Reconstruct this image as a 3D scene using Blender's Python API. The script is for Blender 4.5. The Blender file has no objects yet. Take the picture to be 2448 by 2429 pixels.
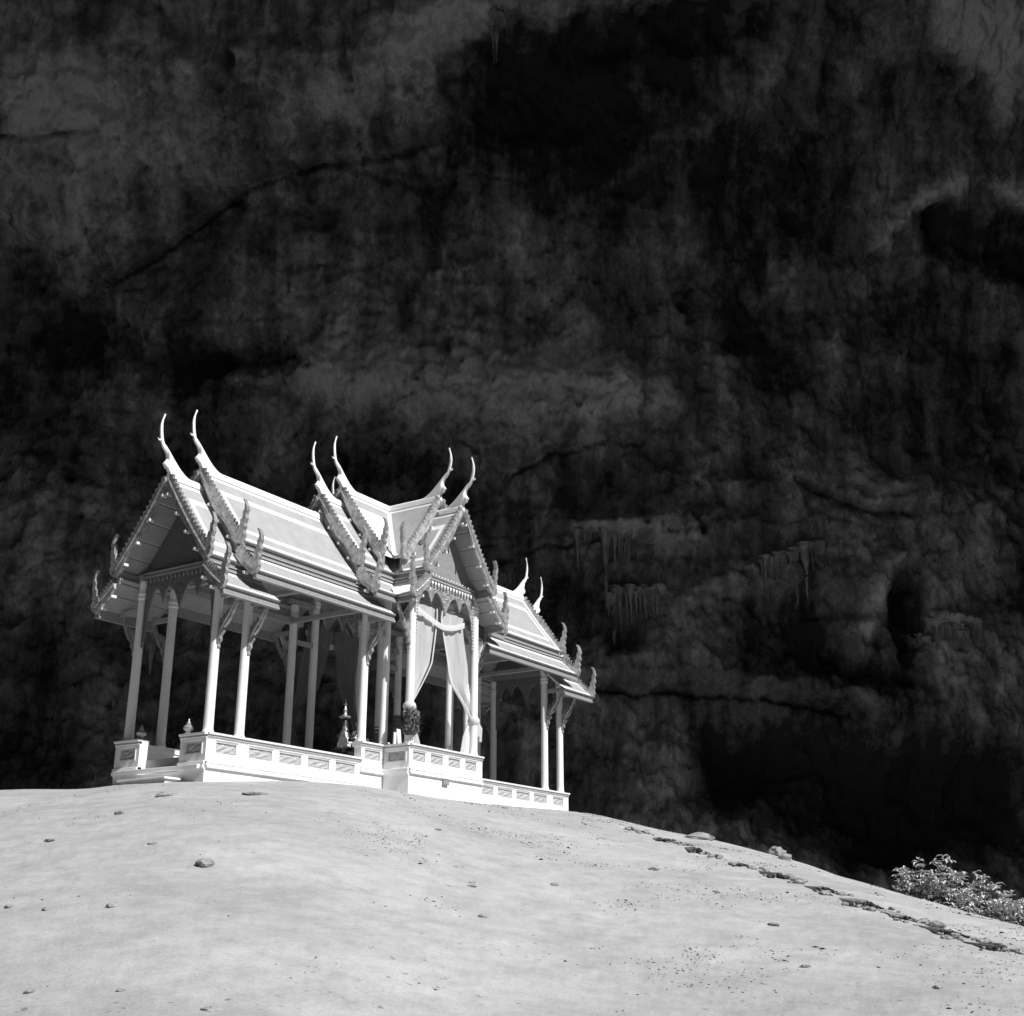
import bpy, math, random
import numpy as np
from mathutils import Vector, Matrix

# ------------------------------------------------------------------ camera, world, sun, exposure
SC = bpy.context.scene
COL = SC.collection
PI = math.pi
CAM = np.array([-24.6558, -20.1413, -3.0858])
YAW, PITCH, ROLL, FPX = 0.5776, 0.3315, 0.0023, 2893.3
PW, PH = 2448.0, 2429.0
fwd = np.array([math.cos(YAW) * math.cos(PITCH), math.sin(YAW) * math.cos(PITCH), math.sin(PITCH)])
rgt = np.array([math.sin(YAW), -math.cos(YAW), 0.0])
upv = np.cross(rgt, fwd)
rgt, upv = (math.cos(ROLL) * rgt + math.sin(ROLL) * upv, -math.sin(ROLL) * rgt + math.cos(ROLL) * upv)
FH = np.array([math.cos(YAW), math.sin(YAW), 0.0])      # level forward
RH = np.array([math.sin(YAW), -math.cos(YAW), 0.0])     # level right
cd = bpy.data.cameras.new('camera')
cam = bpy.data.objects.new('camera', cd)
COL.objects.link(cam)
M = Matrix.Identity(4)
for i in range(3):
    M[i][0], M[i][1], M[i][2], M[i][3] = rgt[i], upv[i], -fwd[i], CAM[i]
cam.matrix_world = M
cd.sensor_fit = 'HORIZONTAL'
cd.sensor_width = 36.0
cd.lens = FPX / PW * 36.0
cd.clip_end = 2000.0
SC.camera = cam

SUN_DIR = Vector((-0.08, -1.0, 1.04)).normalized()        # towards the sun
elev = math.asin(SUN_DIR.z)
world = bpy.data.worlds.new('World')
SC.world = world
world.use_nodes = True
wn = world.node_tree.nodes
wl = world.node_tree.links
for n in list(wn):
    wn.remove(n)
sky = wn.new('ShaderNodeTexSky')
sky.sky_type = 'NISHITA'
sky.sun_disc = False
sky.sun_elevation = elev
sky.sun_rotation = math.atan2(SUN_DIR.x, SUN_DIR.y)
bw = wn.new('ShaderNodeRGBToBW')                        # a black and white photograph: neutral daylight
bg = wn.new('ShaderNodeBackground')
bg.inputs['Strength'].default_value = 0.05
wo = wn.new('ShaderNodeOutputWorld')
wl.new(sky.outputs[0], bw.inputs[0])
wl.new(bw.outputs[0], bg.inputs['Color'])
wl.new(bg.outputs[0], wo.inputs['Surface'])
sd = bpy.data.lights.new('sun', 'SUN')
sd.energy = 4.8
sd.angle = math.radians(0.6)
sd.color = (1, 1, 1)
sun = bpy.data.objects.new('sun', sd)
COL.objects.link(sun)
sun.rotation_euler = SUN_DIR.to_track_quat('Z', 'Y').to_euler()
sun.location = (0, 0, 80)
SC.view_settings.view_transform = 'Standard'
SC.view_settings.look = 'None'
SC.view_settings.gamma = 1.0
SC.view_settings.exposure = 0.35
SC.view_settings.use_curve_mapping = False
SC.cycles.max_bounces = 5
SC.cycles.diffuse_bounces = 4
SC.cycles.caustics_reflective = False
SC.cycles.caustics_refractive = False
SC.cycles.transparent_max_bounces = 12

# ------------------------------------------------------------------ numpy noise
rng = np.random.RandomState(7)
PERM = rng.permutation(256)
PERM = np.concatenate([PERM, PERM])
GRAD = rng.randn(256, 3)
GRAD /= np.linalg.norm(GRAD, axis=1)[:, None]


def perlin(p):
    p = np.asarray(p, float)
    i = np.floor(p).astype(int)
    f = p - i
    i &= 255
    w = f * f * f * (f * (f * 6 - 15) + 10)
    out = 0
    for dx in (0, 1):
        for dy in (0, 1):
            for dz in (0, 1):
                h = PERM[(PERM[(PERM[(i[:, 0] + dx) & 255] + i[:, 1] + dy) & 255] + i[:, 2] + dz) & 255]
                g = GRAD[h]
                d = f - np.array([dx, dy, dz])
                ww = (w[:, 0] if dx else 1 - w[:, 0]) * (w[:, 1] if dy else 1 - w[:, 1]) * (w[:, 2] if dz else 1 - w[:, 2])
                out = out + ww * (g * d).sum(1)
    return out


def fbm(p, octs=5, gain=0.5, ridged=False):
    a, s, tot = 1.0, 0.0, 0.0
    p = np.asarray(p, float)
    for k in range(octs):
        n = perlin(p + 17.3 * k)
        if ridged:
            n = 0.5 - np.abs(n) * 1.6
        s = s + a * n
        tot += a
        a *= gain
        p = p * 2.03
    return s / tot


def sstep(a, b, x):
    t = np.clip((x - a) / (b - a), 0, 1)
    return t * t * (3 - 2 * t)


def pray(u, v):
    """direction of a photograph pixel (2448 x 2429 frame)"""
    return fwd + rgt * (u - PW / 2) / FPX - upv * (v - PH / 2) / FPX


def hitp(u, v, ax, val):
    d = pray(u, v)
    return CAM + d * (val - CAM[ax]) / d[ax]


# ------------------------------------------------------------------ materials
def mat(name, val, rough=0.6, var=0.12, scale=6.0, bump=0.0, bscale=40.0, metal=0.0, spec=0.4, stretch=(1, 1, 1)):
    m = bpy.data.materials.new(name)
    m.use_nodes = True
    nt = m.node_tree
    b = nt.nodes['Principled BSDF']
    b.inputs['Roughness'].default_value = rough
    b.inputs['Metallic'].default_value = metal
    b.inputs['Specular IOR Level'].default_value = spec
    tc = nt.nodes.new('ShaderNodeNewGeometry')
    mp = nt.nodes.new('ShaderNodeMapping')
    mp.inputs['Scale'].default_value = stretch
    nt.links.new(tc.outputs['Position'], mp.inputs['Vector'])
    nz = nt.nodes.new('ShaderNodeTexNoise')
    nz.inputs['Scale'].default_value = scale
    nz.inputs['Detail'].default_value = 6
    nz.inputs['Roughness'].default_value = 0.65
    nt.links.new(mp.outputs[0], nz.inputs['Vector'])
    cr = nt.nodes.new('ShaderNodeValToRGB')
    lo, hi = val * (1 - var), min(0.95, val * (1 + var))
    cr.color_ramp.elements[0].position = 0.3
    cr.color_ramp.elements[1].position = 0.7
    cr.color_ramp.elements[0].color = (lo, lo, lo, 1)
    cr.color_ramp.elements[1].color = (hi, hi, hi, 1)
    nt.links.new(nz.outputs['Fac'], cr.inputs[0])
    nt.links.new(cr.outputs[0], b.inputs['Base Color'])
    if bump:
        n2 = nt.nodes.new('ShaderNodeTexNoise')
        n2.inputs['Scale'].default_value = bscale
        n2.inputs['Detail'].default_value = 5
        nt.links.new(mp.outputs[0], n2.inputs['Vector'])
        bp = nt.nodes.new('ShaderNodeBump')
        bp.inputs['Strength'].default_value = bump
        bp.inputs['Distance'].default_value = 0.05
        nt.links.new(n2.outputs['Fac'], bp.inputs['Height'])
        nt.links.new(bp.outputs[0], b.inputs['Normal'])
    return m


WHITE = mat('white_plaster', 0.82, 0.6, 0.1, 1.6, 0.08, 30, stretch=(1, 1, .35))
COLW = mat('white_column_paint', 0.84, 0.4, 0.06, 4, 0.03, 30)
ROOFW = mat('roof_border_white', 0.84, 0.5, 0.05, 4)
ROOFG = mat('roof_field_grey', 0.37, 0.5, 0.12, 3, 0.08, 60)
MOULD = mat('moulding_grey', 0.26, 0.45, 0.2, 12)
MOULDL = mat('moulding_light', 0.36, 0.4, 0.12, 12)
GILT = mat('gilt_carving', 0.42, 0.3, 0.5, 8, 0.35, 18, metal=0.4, spec=0.6)
GILTD = mat('dark_gilt_board', 0.18, 0.45, 0.25, 10, 0.2, 30, metal=0.2)
PURL = mat('bright_purlin_tip', 0.8, 0.3, 0.05, 10)
SOFF = mat('soffit_board_paint', 0.34, 0.6, 0.12, 5, 0.08, 20)
PEDI = mat('pediment_carving', 0.13, 0.5, 0.3, 16, 0.5, 24)
PANEL = mat('relief_field', 0.42, 0.5, 0.3, 30, 0.4, 60)
FLOORM = mat('floor_tile', 0.3, 0.4, 0.15, 4)
DARKM = mat('dark_bronze', 0.06, 0.35, 0.4, 20, metal=0.6)
FLOW = mat('dark_flowers', 0.09, 0.7, 0.7, 40)
FLOWL = mat('pale_flowers', 0.7, 0.6, 0.3, 30)
BOARD = mat('white_board', 0.7, 0.5, 0.1, 8)
STONE = mat('pale_limestone', 0.27, 0.9, 0.4, 7, 0.6, 18)
STEPM = mat('riser_earth_shade', 0.26, 0.95, 0.45, 6, 0.7, 14)  # step earth with the shade of the undercut risers put into its colour
STALM = mat('stalactite_rock', 0.2, 0.85, 0.6, 3, 0.6, 8, stretch=(1, 1, .4))
LEAF = mat('leaf', 0.6, 0.85, 0.3, 5, spec=0.15)
BARK = mat('bark', 0.09, 0.9, 0.3, 10, 0.4, 30)
DEBM = mat('leaf_litter', 0.05, 0.9, 0.5, 30)


def sheer(name, alpha, val=0.75):
    m = bpy.data.materials.new(name)
    m.use_nodes = True
    nt = m.node_tree
    b = nt.nodes['Principled BSDF']
    b.inputs['Base Color'].default_value = (val, val, val, 1)
    b.inputs['Roughness'].default_value = 0.8
    out = nt.nodes['Material Output']
    tl = nt.nodes.new('ShaderNodeBsdfTranslucent')
    tl.inputs[0].default_value = (val, val, val, 1)
    m1 = nt.nodes.new('ShaderNodeMixShader')
    m1.inputs[0].default_value = 0.35
    nt.links.new(b.outputs[0], m1.inputs[1])
    nt.links.new(tl.outputs[0], m1.inputs[2])
    tp = nt.nodes.new('ShaderNodeBsdfTransparent')
    m2 = nt.nodes.new('ShaderNodeMixShader')
    nz = nt.nodes.new('ShaderNodeTexNoise')
    nz.inputs['Scale'].default_value = 3
    mr = nt.nodes.new('ShaderNodeMapRange')
    mr.inputs['From Min'].default_value = 0.3
    mr.inputs['From Max'].default_value = 0.7
    mr.inputs['To Min'].default_value = alpha - 0.08
    mr.inputs['To Max'].default_value = alpha + 0.08
    nt.links.new(nz.outputs['Fac'], mr.inputs['Value'])
    nt.links.new(mr.outputs[0], m2.inputs[0])
    nt.links.new(tp.outputs[0], m2.inputs[1])
    nt.links.new(m1.outputs[0], m2.inputs[2])
    nt.links.new(m2.outputs[0], out.inputs['Surface'])
    return m


SHEER = sheer('sheer_curtain_cloth', 0.74, 0.85)
SHEERD = sheer('shade_toned_curtain_cloth', 0.7, 0.22)  # the sheer cloth darkened in colour to stand for rear porch shade
HEM = sheer('curtain_hem_cloth', 0.93, 0.8)


def ground_mat():
    m = bpy.data.materials.new('sandy_earth')
    m.use_nodes = True
    nt = m.node_tree
    L = nt.links
    b = nt.nodes['Principled BSDF']
    b.inputs['Roughness'].default_value = 0.95
    b.inputs['Specular IOR Level'].default_value = 0.1
    g = nt.nodes.new('ShaderNodeNewGeometry')

    def noise(sc, det=6, ro=0.6, stretch=(1, 1, 1)):
        mp = nt.nodes.new('ShaderNodeMapping')
        mp.inputs['Scale'].default_value = stretch
        L.new(g.outputs['Position'], mp.inputs['Vector'])
        n = nt.nodes.new('ShaderNodeTexNoise')
        n.inputs['Scale'].default_value = sc
        n.inputs['Detail'].default_value = det
        n.inputs['Roughness'].default_value = ro
        L.new(mp.outputs[0], n.inputs['Vector'])
        return n.outputs['Fac']

    def ramp(src, p0, p1, c0, c1):
        r = nt.nodes.new('ShaderNodeValToRGB')
        r.color_ramp.elements[0].position = p0
        r.color_ramp.elements[1].position = p1
        r.color_ramp.elements[0].color = (c0, c0, c0, 1)
        r.color_ramp.elements[1].color = (c1, c1, c1, 1)
        L.new(src, r.inputs[0])
        return r.outputs[0]

    def mul(a, c):
        x = nt.nodes.new('ShaderNodeMix')
        x.data_type = 'RGBA'
        x.blend_type = 'MULTIPLY'
        x.inputs[0].default_value = 1
        L.new(a, x.inputs[6])
        L.new(c, x.inputs[7])
        return x.outputs[2]
    base = ramp(noise(0.35, 8, 0.6), 0.3, 0.7, 0.35, 0.46)
    mid = ramp(noise(2.2, 8, 0.7, (1, 1, 2.5)), 0.25, 0.75, 0.74, 1.14)
    fine = ramp(noise(28, 5, 0.8), 0.3, 0.75, 0.84, 1.1)
    # small damp or littered specks, denser where a broad noise says so
    sp = nt.nodes.new('ShaderNodeMath')
    sp.operation = 'ADD'
    L.new(noise(9, 3, 0.5), sp.inputs[0])
    mm = nt.nodes.new('ShaderNodeMath')
    mm.operation = 'MULTIPLY'
    mm.inputs[1].default_value = 0.45
    L.new(noise(0.5, 3), mm.inputs[0])
    L.new(mm.outputs[0], sp.inputs[1])
    speck = ramp(sp.outputs[0], 0.93, 1.01, 1.0, 0.55)
    c = mul(mul(base, mid), mul(fine, speck))
    L.new(c, b.inputs['Base Color'])
    bp = nt.nodes.new('ShaderNodeBump')
    bp.inputs['Strength'].default_value = 0.3
    bp.inputs['Distance'].default_value = 0.05
    a = nt.nodes.new('ShaderNodeMath')
    a.operation = 'ADD'
    L.new(noise(30, 4, 0.7), a.inputs[0])
    L.new(noise(3.5, 4, 0.6), a.inputs[1])
    L.new(a.outputs[0], bp.inputs['Height'])
    L.new(bp.outputs[0], b.inputs['Normal'])
    return m


def cave_mat():
    m = bpy.data.materials.new('cave_limestone')
    m.use_nodes = True
    nt = m.node_tree
    L = nt.links
    b = nt.nodes['Principled BSDF']
    b.inputs['Roughness'].default_value = 0.9
    b.inputs['Specular IOR Level'].default_value = 0.15
    g = nt.nodes.new('ShaderNodeNewGeometry')
    at = nt.nodes.new('ShaderNodeAttribute')
    at.attribute_name = 'stain_shade'  # mineral tone plus shade painted into the hollows

    def noise(sc, det, ro, stretch=(1, 1, 1), dist=0.0):
        mp = nt.nodes.new('ShaderNodeMapping')
        mp.inputs['Scale'].default_value = stretch
        L.new(g.outputs['Position'], mp.inputs['Vector'])
        n = nt.nodes.new('ShaderNodeTexNoise')
        n.inputs['Scale'].default_value = sc
        n.inputs['Detail'].default_value = det
        n.inputs['Roughness'].default_value = ro
        n.inputs['Distortion'].default_value = dist
        L.new(mp.outputs[0], n.inputs['Vector'])
        return n.outputs['Fac']

    def math_(op, a, c):
        x = nt.nodes.new('ShaderNodeMath')
        x.operation = op
        for k, s in enumerate((a, c)):
            if isinstance(s, (int, float)):
                x.inputs[k].default_value = s
            else:
                L.new(s, x.inputs[k])
        return x.outputs[0]
    streak = noise(0.9, 5, 0.65, (1, 1, 0.16), 0.4)
    blot = noise(0.28, 6, 0.62, (1, 1, 0.8), 0.6)
    fine = noise(3.0, 5, 0.7, (1, 1, 0.6))
    grain = noise(11.0, 3, 0.75)
    s = math_('ADD', math_('MULTIPLY', streak, 0.7), math_('MULTIPLY', blot, 0.8))
    s = math_('ADD', s, math_('MULTIPLY', fine, 0.55))
    s = math_('ADD', s, math_('MULTIPLY', grain, 0.35))
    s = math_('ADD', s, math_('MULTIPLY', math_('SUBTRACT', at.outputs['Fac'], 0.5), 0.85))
    r = nt.nodes.new('ShaderNodeValToRGB')
    e = r.color_ramp.elements
    e[0].position, e[1].position = 0.45, 1.25
    e[0].color = (0.035, 0.035, 0.035, 1)
    e[1].color = (0.30, 0.30, 0.30, 1)
    k = e.new(0.8)
    k.color = (0.085, 0.085, 0.085, 1)
    sc = math_('MULTIPLY', s, 1.0)
    mr = nt.nodes.new('ShaderNodeMapRange')
    mr.inputs['From Min'].default_value = 0.78
    mr.inputs['From Max'].default_value = 1.7
    L.new(sc, mr.inputs['Value'])
    e[0].position, e[1].position, e[2].position = 0.1, 0.48, 0.95
    e[1].color = (0.19, 0.19, 0.19, 1)
    e[2].color = (0.62, 0.62, 0.62, 1)
    L.new(mr.outputs[0], r.inputs[0])
    L.new(r.outputs[0], b.inputs['Base Color'])
    bp = nt.nodes.new('ShaderNodeBump')
    bp.inputs['Strength'].default_value = 0.9
    bp.inputs['Distance'].default_value = 0.35
    h = math_('ADD', math_('MULTIPLY', noise(1.4, 6, 0.75, (1, 1, 0.55), 0.5), 1.0), math_('MULTIPLY', noise(5, 5, 0.75, (1, 1, .5)), 0.55))
    L.new(h, bp.inputs['Height'])
    L.new(bp.outputs[0], b.inputs['Normal'])
    return m


SAND = ground_mat()
CAVE = cave_mat()

# ------------------------------------------------------------------ mesh helpers


class MB:
    def __init__(self, tr=None):
        self.v, self.f, self.tr = [], [], tr

    def add(self, vs, fs):
        o = len(self.v)
        if self.tr:
            vs = [self.tr(*p) for p in vs]
        self.v += [tuple(map(float, p)) for p in vs]
        self.f += [tuple(i + o for i in f) for f in fs]

    def box(self, x0, x1, y0, y1, z0, z1):
        self.add([(x0, y0, z0), (x1, y0, z0), (x1, y1, z0), (x0, y1, z0), (x0, y0, z1), (x1, y0, z1), (x1, y1, z1), (x0, y1, z1)],
                 [(3, 2, 1, 0), (4, 5, 6, 7), (0, 1, 5, 4), (1, 2, 6, 5), (2, 3, 7, 6), (3, 0, 4, 7)])

    def prism(self, poly, a0, a1, place):
        """poly of (p,q); place(t,p,q) -> xyz, extruded t = a0..a1"""
        n = len(poly)
        vs = [place(a0, p, q) for p, q in poly] + [place(a1, p, q) for p, q in poly]
        fs = [tuple(range(n - 1, -1, -1)), tuple(range(n, 2 * n))]
        fs += [(i, (i + 1) % n, n + (i + 1) % n, n + i) for i in range(n)]
        self.add(vs, fs)

    def lathe(self, prof, c=(0, 0, 0), n=16):
        vs = []
        for r, z in prof:
            for k in range(n):
                a = 2 * PI * k / n
                vs.append((c[0] + r * math.cos(a), c[1] + r * math.sin(a), c[2] + z))
        fs = []
        for j in range(len(prof) - 1):
            for k in range(n):
                k2 = (k + 1) % n
                fs.append((j * n + k, j * n + k2, (j + 1) * n + k2, (j + 1) * n + k))
        fs.append(tuple(range(n - 1, -1, -1)))
        fs.append(tuple((len(prof) - 1) * n + k for k in range(n)))
        self.add(vs, fs)

    def tube(self, pts, rad, n=6):
        pts = [Vector(p) for p in pts]
        vs, fs = [], []
        for i, p in enumerate(pts):
            d = (pts[min(i + 1, len(pts) - 1)] - pts[max(i - 1, 0)]).normalized()
            a = d.cross(Vector((0.3, 0.5, 0.81)))
            a.normalize()
            b = d.cross(a)
            r = rad[i] if isinstance(rad, (list, tuple)) else rad
            for k in range(n):
                t = 2 * PI * k / n
                vs.append(tuple(p + a * (r * math.cos(t)) + b * (r * math.sin(t))))
        for i in range(len(pts) - 1):
            for k in range(n):
                k2 = (k + 1) % n
                fs.append((i * n + k, i * n + k2, (i + 1) * n + k2, (i + 1) * n + k))
        fs.append(tuple(range(n - 1, -1, -1)))
        fs.append(tuple((len(pts) - 1) * n + k for k in range(n)))
        self.add(vs, fs)

    def blob(self, c, r, n=7, seed=0, sq=(1, 1, 1), amp=0.25):
        rr = random.Random(seed)
        vs, fs = [], []
        m = max(4, n // 2 + 1)
        for j in range(m + 1):
            ph = PI * j / m
            for k in range(n):
                a = 2 * PI * k / n
                q = r * (1 + amp * rr.uniform(-1, 1))
                vs.append((c[0] + sq[0] * q * math.sin(ph) * math.cos(a), c[1] + sq[1] * q * math.sin(ph) * math.sin(a), c[2] + sq[2] * q * math.cos(ph)))
        for j in range(m):
            for k in range(n):
                k2 = (k + 1) % n
                fs.append((j * n + k, (j + 1) * n + k, (j + 1) * n + k2, j * n + k2))
        self.add(vs, fs)

    def mesh(self, name, material, smooth=False):
        me = bpy.data.meshes.new(name)
        me.from_pydata(self.v, [], self.f)
        me.materials.append(material)
        me.validate()
        me.update()
        if smooth:
            me.polygons.foreach_set('use_smooth', [True] * len(me.polygons))
            try:
                me.set_sharp_from_angle(angle=math.radians(40))
            except Exception:
                pass
        return me

    def build(self, name, material, parent=None, smooth=False, bevel=0.0):
        return link(name, self.mesh(name, material, smooth), parent, (0, 0, 0), bevel)


def worldpos(o):
    p = Vector((0, 0, 0))
    while o is not None:
        p += o.location
        o = o.parent
    return p


def link(name, me, parent=None, loc=(0, 0, 0), bevel=0.0, rotz=0.0):
    o = bpy.data.objects.new(name, me)
    COL.objects.link(o)
    if parent is not None:
        o.parent = parent
        o.location = Vector(loc) - worldpos(parent)
    else:
        o.location = loc
    o.rotation_euler.z = rotz
    if bevel:
        b = o.modifiers.new('bevel', 'BEVEL')
        b.width = bevel
        b.segments = 2
        b.limit_method = 'ANGLE'
        b.angle_limit = math.radians(35)
    return o


def tag(o, label, cat, group=None, kind=None):
    o['label'] = label
    if cat:
        o['category'] = cat
    if group:
        o['group'] = group
    if kind:
        o['kind'] = kind
    return o


def thing(name, label, cat, loc, group=None):
    o = bpy.data.objects.new(name, None)
    COL.objects.link(o)
    o.empty_display_size = 0.3
    o.location = loc
    return tag(o, label, cat, group)


def catmull(pts, n=6):
    pts = [np.array(p, float) for p in pts]
    P = [2 * pts[0] - pts[1]] + pts + [2 * pts[-1] - pts[-2]]
    out = []
    for i in range(1, len(P) - 2):
        p0, p1, p2, p3 = P[i - 1:i + 3]
        for k in range(n):
            t = k / n
            out.append(0.5 * (2 * p1 + (p2 - p0) * t + (2 * p0 - 5 * p1 + 4 * p2 - p3) * t * t + (3 * p1 - p0 - 3 * p2 + p3) * t ** 3))
    out.append(pts[-1])
    return out


# ------------------------------------------------------------------ the mound (ground)
CREST = np.array([
    (-2600, 2100, 30), (-900, 1935, 31), (0, 1891, 30.5), (110, 1888, 29.5), (190, 1889, 28.5), (277, 1877, 27.6), (392, 1869, 26.6),
    (486, 1869, 25.5), (600, 1868, 26.4), (720, 1867, 27.5), (857, 1877, 28.6), (912, 1885, 28.9), (972, 1897, 29.2), (1050, 1908, 30.4),
    (1144, 1920, 31.8), (1250, 1932, 34.8), (1357, 1942, 36.9), (1420, 1948, 36.9), (1500, 1968, 36.4), (1630, 1996, 35.2), (1672, 2001, 34.8),
    (1760, 2022, 33.6), (1845, 2044, 32.2), (1930, 2066, 30.8), (2000, 2092, 29.5), (2150, 2136, 27), (2300, 2176, 25), (2448, 2213, 23.5), (2700, 2290, 21.5), (3600, 2480, 20)], float)
CAZ, CZ, CDD = [], [], []
for u, v, d in CREST:
    r = pray(u, v)
    h = math.hypot(r[0], r[1])
    CAZ.append(math.atan2(r @ RH, r @ FH))
    CZ.append(CAM[2] + r[2] / h * d)
    CDD.append(d)
CAZ, CZ, CDD = map(np.array, (CAZ, CZ, CDD))
ZFEET = CAM[2] - 1.62
AT = np.linspace(-1.25, 1.25, 2501)


def gsm(y, sig):
    k = np.arange(-int(4 * sig / 0.001), int(4 * sig / 0.001) + 1) * 0.001
    w = np.exp(-0.5 * (k / sig) ** 2)
    n = len(k) // 2
    return np.convolve(np.pad(y, n, mode='edge'), w / w.sum(), mode='valid')


DR = gsm(np.interp(AT, CAZ, CDD), 0.008)
ZR = gsm(np.interp(AT, CAZ, CZ), 0.008)
DS, ZS = gsm(DR, 0.09), gsm(ZR, 0.09)


def crest_d(a):
    return float(np.interp(a, AT, DR))


def profile(d, dc, zc):
    m1 = (zc - CAM[2]) / dc * 0.92
    t = np.clip(d / dc, 0, 1)
    h00 = 2 * t ** 3 - 3 * t ** 2 + 1
    h10 = t ** 3 - 2 * t ** 2 + t
    h01 = -2 * t ** 3 + 3 * t ** 2
    h11 = t ** 3 - t ** 2
    return ZFEET * h00 + dc * (-0.01) * h10 + zc * h01 + dc * m1 * h11 + np.maximum(d - dc, 0) * m1


def ground_z(az, d, detail=True):
    side = sstep(0.75, 1.6, np.abs(az))
    f_ = lambda T, v: np.interp(az, AT, T) * (1 - side) + v * side
    dr, zr = f_(DR, 26.0), f_(ZR, ZFEET - 0.5)
    dsm, zsm = f_(DS, 26.0), f_(ZS, ZFEET - 0.5)
    z = profile(d, dsm, zsm)
    z = z + (zr - profile(dr, dsm, zsm)) * sstep(dr - 11, dr, d)
    e = np.maximum(d - dr, 0)
    inb = sstep(-0.33, -0.25, az) * (1 - sstep(0.02, 0.08, az))
    fall = 0.035 * inb + 0.16 * (1 - inb)
    m1 = (zr - CAM[2]) / dr * 0.9 * (1 - side)
    z2 = zr + m1 * e * np.exp(-e * 0.8) - fall * e - (0.02 * (1 - inb)) * np.minimum(e, 12) ** 2
    z2 = np.maximum(z2, -9.0 + 0.3 * np.sin(e * 0.2))
    z = np.where(d > dr, z2, z)
    if detail:
        x = CAM[0] + d * (np.cos(az) * FH[0] + np.sin(az) * RH[0])
        y = CAM[1] + d * (np.cos(az) * FH[1] + np.sin(az) * RH[1])
        p = np.stack([x, y, 0 * x], 1)
        amp = 0.3 + 0.7 * np.clip((dr - d) / 6.0, 0, 1) + 0.5 * sstep(0, 3, e)
        z = z + amp * (0.16 * fbm(p * 0.2, 3) + 0.06 * fbm(p * 1.1 + 5, 4) + 0.03 * fbm(p * 3.1 + 15, 3, .6, True)) * np.clip(d / 6, 0, 1)
    return z


def ground_at(x, y):
    r = np.array([x, y, 0]) - CAM
    a, d = math.atan2(r @ RH, r @ FH), math.hypot(r[0], r[1])
    return float(ground_z(np.array([a]), np.array([d]))[0])


def ground_hit(u, v):
    r = pray(u, v)
    h = math.hypot(r[0], r[1])
    a = math.atan2(r @ RH, r @ FH)
    d = np.linspace(3, 45, 6000)
    z = ground_z(np.full_like(d, a), d)
    k = np.argmax(CAM[2] + r[2] / h * d < z)
    if k == 0:
        k = int(np.argmin(np.abs(d - crest_d(a))))
    dd = d[k]
    return np.array([CAM[0] + r[0] / h * dd, CAM[1] + r[1] / h * dd, z[k]])


NA = 760
az = np.concatenate([np.linspace(-PI, -0.6, 60, endpoint=False), np.linspace(-0.6, 0.6, NA, endpoint=False), np.linspace(0.6, PI, 60, endpoint=False)])
dd = np.concatenate([[0.02], np.linspace(1, 24, 150), np.linspace(24.1, 40, 130), np.geomspace(40.5, 420, 30)])
AZ, DD = np.meshgrid(az, dd)
zz = ground_z(AZ.ravel(), DD.ravel())
gx = CAM[0] + DD.ravel() * (np.cos(AZ.ravel()) * FH[0] + np.sin(AZ.ravel()) * RH[0])
gy = CAM[1] + DD.ravel() * (np.cos(AZ.ravel()) * FH[1] + np.sin(AZ.ravel()) * RH[1])


def grid_mesh(name, V, nr, nc, wrap, material, smooth=True):
    i, j = np.meshgrid(np.arange(nr - 1), np.arange(nc if wrap else nc - 1), indexing='ij')
    j2 = (j + 1) % nc
    F = np.stack([i * nc + j, i * nc + j2, (i + 1) * nc + j2, (i + 1) * nc + j], -1).reshape(-1, 4)
    me = bpy.data.meshes.new(name)
    me.vertices.add(len(V))
    me.vertices.foreach_set('co', V.astype(np.float32).ravel())
    me.loops.add(F.size)
    me.loops.foreach_set('vertex_index', F.astype(np.int32).ravel())
    me.polygons.add(len(F))
    me.polygons.foreach_set('loop_start', np.arange(0, F.size, 4, dtype=np.int32))
    me.polygons.foreach_set('loop_total', np.full(len(F), 4, np.int32))
    me.update(calc_edges=True)
    me.validate()
    me.materials.append(material)
    if smooth:
        me.polygons.foreach_set('use_smooth', [True] * len(me.polygons))
    return me


me = grid_mesh('mound', np.stack([gx, gy, zz], 1), len(dd), len(az), True, SAND)
gnd = link('ground', me)
gnd['kind'] = 'structure'
gnd['label'] = 'pale sandy earth mound rising to the pavilion'

# ------------------------------------------------------------------ the cave wall and its overhanging roof
prof = catmull([(47.0, -12), (49.5, -3), (51.5, 6), (51.8, 15), (49.5, 24), (45, 31), (38.5, 36.5), (32, 39.3), (26, 40.8), (19.8, 42), (20.5, 45.5), (30, 49), (60, 53)], 24)
prof = np.array(prof)
ds = np.concatenate([[0], np.cumsum(np.linalg.norm(np.diff(prof, axis=0), axis=1))])
iL = int(np.argmin(prof[:, 0]))
sv = np.concatenate([np.linspace(0, ds[iL], 560), np.linspace(ds[iL] + 0.3, ds[-1], 40)])
rv = np.concatenate([np.linspace(-70, -29, 40, endpoint=False), np.linspace(-29, 29, 640), np.linspace(29.6, 100, 70)])
S_, R_ = np.meshgrid(sv, rv, indexing='ij')
SF, RF = S_.ravel(), R_.ravel()
bf = np.interp(SF, ds, prof[:, 0])
bh = np.interp(SF, ds, prof[:, 1])
tf = np.interp(SF, ds, np.gradient(prof[:, 0], ds))
th = np.interp(SF, ds, np.gradient(prof[:, 1], ds))
low = 1 - sstep(20, 50, SF)
bf = bf - low * (0.004 * np.minimum(RF, 0) ** 2 + 0.002 * np.maximum(RF, 0) ** 2)
# normal pointing to the viewer: (-th, tf)
nf, nh = -th, tf


def wpos(r, f, h):
    return CAM[None, :2] + r[:, None] * RH[None, :2] + f[:, None] * FH[None, :2], h


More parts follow.
